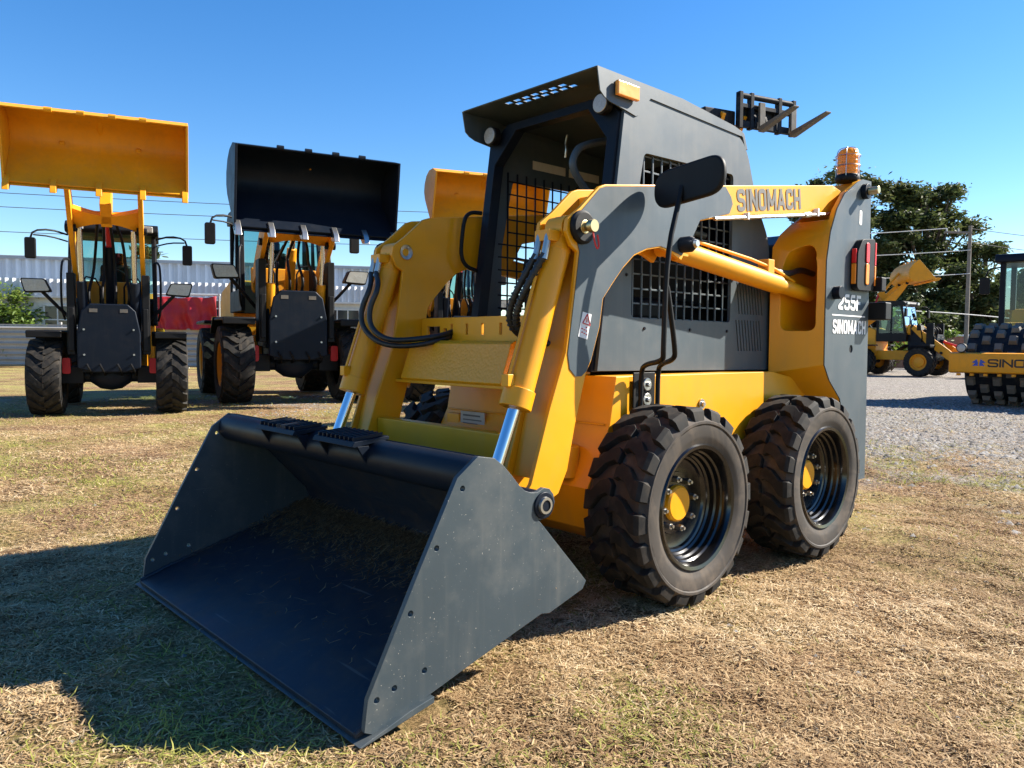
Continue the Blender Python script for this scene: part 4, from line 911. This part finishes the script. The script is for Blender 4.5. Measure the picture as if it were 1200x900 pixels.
# ------------------------------------------------------------------ ground
def axis_pts(fine0, fine1, step, far):
    a = list(np.arange(fine0,fine1+1e-6,step)); s_ = step; x = fine1
    while x < far: s_ *= 1.35; x += s_; a.append(x)
    s_ = step; x = fine0; pre = []
    while x > -far: s_ *= 1.35; x -= s_; pre.append(x)
    return np.array(pre[::-1]+a)
xs = axis_pts(-6,7,.07,900.); ys = axis_pts(.4,10,.07,900.)
def gz(x, y):
    v = .022*noise.noise(Vector((x*1.3,y*1.3,0)))+.016*noise.noise(Vector((x*4.5,y*4.5,3)))+.017*noise.noise(Vector((x*11,y*11,7)))
    f = 1 if y < 9 and abs(x) < 7 else .3
    return v*f-.012
gv = [(x,y,gz(x,y)) for y in ys for x in xs]; nx = len(xs)
gf = [(j*nx+i,j*nx+i+1,(j+1)*nx+i+1,(j+1)*nx+i) for j in range(len(ys)-1) for i in range(nx-1)]
me = bpy.data.meshes.new('ground'); me.from_pydata(gv,[],gf); me.polygons.foreach_set('use_smooth',[True]*len(gf)); me.update()
go = bpy.data.objects.new('ground', me); C.objects.link(go); tag(go, kind='structure')
m, nt, b = mat('dry_grass_and_gravel_ground'); L = nt.links
geo = N(nt,'ShaderNodeNewGeometry'); P_ = geo.outputs['Position']
def noi(sc, det=6., ro=.6, off=0):
    n = N(nt,'ShaderNodeTexNoise', i_Scale=sc, i_Detail=det, i_Roughness=ro)
    if off:
        v = N(nt,'ShaderNodeVectorMath', operation='ADD'); v.inputs[1].default_value = (off,off*1.7,0); L.new(P_, v.inputs[0]); L.new(v.outputs[0], n.inputs['Vector'])
    else: L.new(P_, n.inputs['Vector'])
    return n.outputs[0]
fine = ramp(nt, noi(55,8,.75), [(.32,(.035,.02,.013)),(.45,(.13,.08,.045)),(.56,(.36,.24,.135)),(.72,(.62,.48,.30))])
patch = ramp(nt, noi(1.1,5,.6), [(.32,(.58,.48,.41)),(.48,(1.0,.94,.87)),(.64,(1.3,1.26,1.18))])
c1 = mix(nt, 1., fine.outputs[0], patch.outputs[0], 'MULTIPLY')
gcol = ramp(nt, noi(42,8,.75,9), [(.3,(.09,.085,.022)),(.5,(.32,.30,.08)),(.72,(.56,.50,.21))])
gm = ramp(nt, noi(.75,6,.65,31), [(.42,(0,0,0)),(.64,(.75,.75,.75))])
c2 = mix(nt, gm.outputs[0], c1, gcol.outputs[0])
# gravel area: behind the machine on the right and between the loaders
sep = N(nt,'ShaderNodeSeparateXYZ'); L.new(P_, sep.inputs[0])
def mth(op, a, b_=None):
    n = N(nt,'ShaderNodeMath', operation=op)
    for s_, v in ((n.inputs[0],a),(n.inputs[1],b_)):
        if isinstance(v, bpy.types.NodeSocket): L.new(v, s_)
        elif v is not None: s_.default_value = v
    return n.outputs[0]
right = mth('MULTIPLY', mth('ADD', mth('MULTIPLY', sep.outputs[0], .35), mth('SUBTRACT', sep.outputs[1], 5.7)), .20)
left = mth('SUBTRACT', .35, mth('MULTIPLY', mth('ABSOLUTE', mth('SUBTRACT', sep.outputs[1], 13.2)), .25))
xgate = N(nt,'ShaderNodeMapRange'); xgate.inputs[1].default_value = -1; xgate.inputs[2].default_value = 2; L.new(sep.outputs[0], xgate.inputs[0])
blend = N(nt,'ShaderNodeMix'); L.new(xgate.outputs[0], blend.inputs[0]); L.new(left, blend.inputs[2]); L.new(right, blend.inputs[3])
gmask = mth('ADD', blend.outputs[0], mth('MULTIPLY', mth('SUBTRACT', noi(.9,6,.65,77), .5), 3.2))
gmk = ramp(nt, mth('ADD', gmask, mth('MULTIPLY', mth('SUBTRACT', noi(6,6,.7,55), .5), 1.6)), [(.15,(0,0,0)),(.85,(1,1,1))])
vo = N(nt,'ShaderNodeTexVoronoi', i_Scale=34.); L.new(P_, vo.inputs['Vector'])
grav = ramp(nt, vo.outputs['Color'], [(0,(.07,.058,.048)),(.5,(.24,.215,.19)),(1,(.46,.43,.39))])
lim = mth('MULTIPLY', gmk.outputs[0], .9)
c3 = mix(nt, lim, c2, grav.outputs[0])
L.new(c3, b.inputs['Base Color']); b.inputs['Roughness'].default_value = .9; b.inputs['Specular IOR Level'].default_value = .15
bp = N(nt,'ShaderNodeBump', i_Strength=.9, i_Distance=.03); L.new(noi(48,8,.75), bp.inputs['Height']); 
bp2 = N(nt,'ShaderNodeBump', i_Strength=.5, i_Distance=.10); L.new(noi(5,5,.6,3), bp2.inputs['Height']); L.new(bp2.outputs[0], bp.inputs['Normal']); L.new(bp.outputs[0], b.inputs['Normal'])
me.materials.append(m)

# grass blades: short, bent, matted straw
def vnoise(x, y, s, seed):
    g = np.random.default_rng(seed); T_ = g.random((64,64)); a = x*s; b_ = y*s
    i = np.floor(a).astype(int); j = np.floor(b_).astype(int); fx = a-i; fy = b_-j; fx = fx*fx*(3-2*fx); fy = fy*fy*(3-2*fy)
    t = lambda p,q: T_[p%64,q%64]
    return (t(i,j)*(1-fx)+t(i+1,j)*fx)*(1-fy)+(t(i,j+1)*(1-fx)+t(i+1,j+1)*fx)*fy
gx_, gy_ = xs, ys; GZ = np.array([p[2] for p in gv]).reshape(len(ys),nx)
def ground_h(x, y):
    i = np.clip(np.searchsorted(xs,x)-1,0,nx-2); j = np.clip(np.searchsorted(ys,y)-1,0,len(ys)-2)
    fx = (x-xs[i])/(xs[i+1]-xs[i]); fy = (y-ys[j])/(ys[j+1]-ys[j])
    return (GZ[j,i]*(1-fx)+GZ[j,i+1]*fx)*(1-fy)+(GZ[j+1,i]*(1-fx)+GZ[j+1,i+1]*fx)*fy
cph, sph = math.cos(PHI), math.sin(PHI)
def to_machine(x, y):
    dx, dy = x-.18294, y-3.6819; return dx*cph+dy*sph, -dx*sph+dy*cph
def blades(name, n, y0, y1, length, width, mt, lift, seed, mask, label, power=1.0):
    g = np.random.default_rng(seed)
    y = y0+(y1-y0)*g.random(n)**power; x = (g.random(n)*2-1)*(.70*y+.25)
    dens = np.clip(-.15+2.6*vnoise(x,y,6.,seed)*vnoise(x,y,1.9,seed+1)+.5*vnoise(x,y,17.,seed+2),.04,1)
    green = vnoise(x+50,y+50,.8,99)*.6+vnoise(x+50,y+50,2.3,98)*.4
    gr = np.clip((.33*x+y-6.2)*.25+(vnoise(x,y,.9,5)-.5)*2.2,0,1)
    keep = (g.random(n) < dens) & mask(g, green, n) & (g.random(n) > gr*.85*(x>-1))
    mx, my = to_machine(x,y)
    keep &= ~((mx<1.61)&(mx>1.25)&(np.abs(my)<.90))
    x, y = x[keep], y[keep]; k = len(x); z = ground_h(x,y)
    th = g.random(k)*2*PI; ln = length*(.45+g.random(k)**1.5*1.1); up = lift*(g.random(k)**1.6)
    d = np.stack([np.cos(th)*np.cos(up),np.sin(th)*np.cos(up),np.sin(up)],1)
    sd = np.stack([-np.sin(th),np.cos(th),(g.random(k)-.5)*.8],1)*(width*(.6+.8*g.random(k)))[:,None]
    Pb = np.stack([x,y,z+.002+.010*g.random(k)**2],1)
    bend = np.stack([np.zeros(k),np.zeros(k),-ln*.22*g.random(k)],1); sw = np.stack([g.normal(size=k),g.normal(size=k),np.zeros(k)],1)*(ln*.14)[:,None]
    mid = Pb+d*(ln*.55)[:,None]+sw; tip = Pb+d*ln[:,None]+bend
    V = np.stack([Pb-sd,Pb+sd,mid+sd*.8,mid-sd*.8,mid-sd*.8,mid+sd*.8,tip+sd*.2,tip-sd*.2],1).reshape(-1,3)
    tint = np.repeat(np.clip(g.random(k)*.55+.40*vnoise(x,y,1.3,seed+5)+.3*vnoise(x,y,5.,seed+6)-.1,0,1),8)
    me = quads(name, V, 2*k, tint); me.materials.append(mt)
    o = bpy.data.objects.new(name, me); C.objects.link(o); return tag(o, label, 'grass', kind='stuff')
dry = lambda g, gn, n: g.random(n) > np.clip((gn-.52)*2.2,0,.6)
grn = lambda g, gn, n: g.random(n) < np.clip((gn-.45)*3.5,0.02,1)
blades('dry_grass',380000,1.55,5.2,.030,.0019,M['grass'],.45,1,dry,'matted dry straw grass across the foreground',1.15)
blades('distant_dry_grass',190000,5.0,13.,.045,.0034,M['grass'],.5,2,dry,'matted dry straw grass between the skid steer and the parked loaders',1.05)
blades('green_grass',80000,1.55,6.,.045,.0017,M['ggrass'],.8,3,grn,'patches of short green grass near the skid steer',1.1)
blades('distant_green_grass',110000,5.5,15.,.05,.003,M['ggrass'],1.0,4,grn,'patches of short green grass before the parked loaders',1.0)

# gravel stones
def stones(name, n, gen, smin, smax, label, seed):
    g = np.random.default_rng(seed); x, y = gen(g,n); k = len(x); z = ground_h(x,y)
    base = np.array([(1,0,0),(0,1,0),(-1,0,0),(0,-1,0),(0,0,1)],float); 
    s_ = smin+(smax-smin)*g.random(k)**2.5
    V = base[None]*(.6+.8*g.random((k,5,1)))*s_[:,None,None]*np.array([1,1,.6])
    a = g.random(k)*2*PI; ca, sa = np.cos(a), np.sin(a)
    V = np.stack([V[...,0]*ca[:,None]-V[...,1]*sa[:,None],V[...,0]*sa[:,None]+V[...,1]*ca[:,None],V[...,2]],-1)+np.stack([x,y,z],1)[:,None]
    me = bpy.data.meshes.new(name); idx = np.array([(0,1,4),(1,2,4),(2,3,4),(3,0,4)]); F = (idx[None]+5*np.arange(k)[:,None,None]).reshape(-1,3)
    me.vertices.add(5*k); me.vertices.foreach_set('co', V.ravel()); me.loops.add(len(F)*3); me.loops.foreach_set('vertex_index', F.ravel().astype(np.int32))
    me.polygons.add(len(F)); me.polygons.foreach_set('loop_start', np.arange(0,len(F)*3,3,dtype=np.int32)); me.update(calc_edges=True)
    at = me.attributes.new('tint','FLOAT','POINT'); at.data.foreach_set('value', np.repeat(g.random(k),5).astype(np.float32)); me.materials.append(M['stone'])
    o = bpy.data.objects.new(name, me); C.objects.link(o); tag(o, label, 'gravel', kind='stuff')
def gen_r(g, n):
    y = 4.2+12*g.random(n); x = 1.5+g.random(n)*(.75*y-1.0)
    p = np.clip((.35*x+y-5.6)*.28+(vnoise(x,y,.9,5)-.5)*2.0,0.02,1); kp = g.random(n)<p; return x[kp],y[kp]
def gen_l(g, n):
    y = 10.5+5*g.random(n); x = -6+7*g.random(n); p = np.clip((y-11.5)*.3+(vnoise(x,y,.9,6)-.5)*1.8,0,1); kp = g.random(n)<p; return x[kp],y[kp]
def gen_n(g, n):
    y = 1.6+5*g.random(n); x = (g.random(n)*2-1)*(.7*y); p = .25+.75*(x>0); kp = g.random(n)<p; mx,my = to_machine(x,y); kp &= ~((mx<1.6)&(mx>-1.9)&(np.abs(my)<.92)); return x[kp],y[kp]
stones('gravel',24000,gen_r,.008,.038,'loose grey gravel on the ground right of the skid steer',51)
stones('gravel_patch',5000,gen_l,.010,.032,'loose grey gravel under the parked loaders',52)
stones('scattered_stones',1500,gen_n,.004,.016,'small grey stones scattered through the dry grass in front',53)

# straw lying inside the bucket
g = np.random.default_rng(61); k = 24000
t_ = g.random(k)**2.0; yb = (g.random(k)*2-1)*.85; xm = .84+t_*.62; zm = .262-(xm-.84)*.285+.012
keep = g.random(k) < np.clip(1.25-t_*2.2,0.03,1)*(.4+.6*vnoise(xm*5+3,yb*5+9,1.,3)); xm, yb, zm = xm[keep], yb[keep], zm[keep]; k = len(xm)
th = g.random(k)*2*PI; ln = .02+.05*g.random(k)**2; d = np.stack([np.cos(th),np.sin(th),-.27*np.cos(th)+.12*g.random(k)],1)*ln[:,None]; sd = np.stack([-np.sin(th),np.cos(th),np.zeros(k)],1)*.0016
Pb = np.stack([xm,yb,zm+.012*g.random(k)*(1-t_[:k])],1); mid = Pb+d*.5+np.stack([g.normal(size=k)*.004,g.normal(size=k)*.004,np.zeros(k)],1); tip = Pb+d
V = np.stack([Pb-sd,Pb+sd,mid+sd,mid-sd,mid-sd,mid+sd,tip+sd*.3,tip-sd*.3],1).reshape(-1,3)
X = V[:,0]*cph-V[:,1]*sph+.18294; Yy = V[:,0]*sph+V[:,1]*cph+3.6819; V = np.stack([X,Yy,V[:,2]],1)
me = quads('straw_debris', V, 2*k, np.repeat(g.random(k)**2*.45,8)); me.materials.append(M['grass'])
o = bpy.data.objects.new('straw_debris', me); C.objects.link(o); tag(o,'loose straw and dirt lying inside the skid steer bucket','straw',kind='stuff')
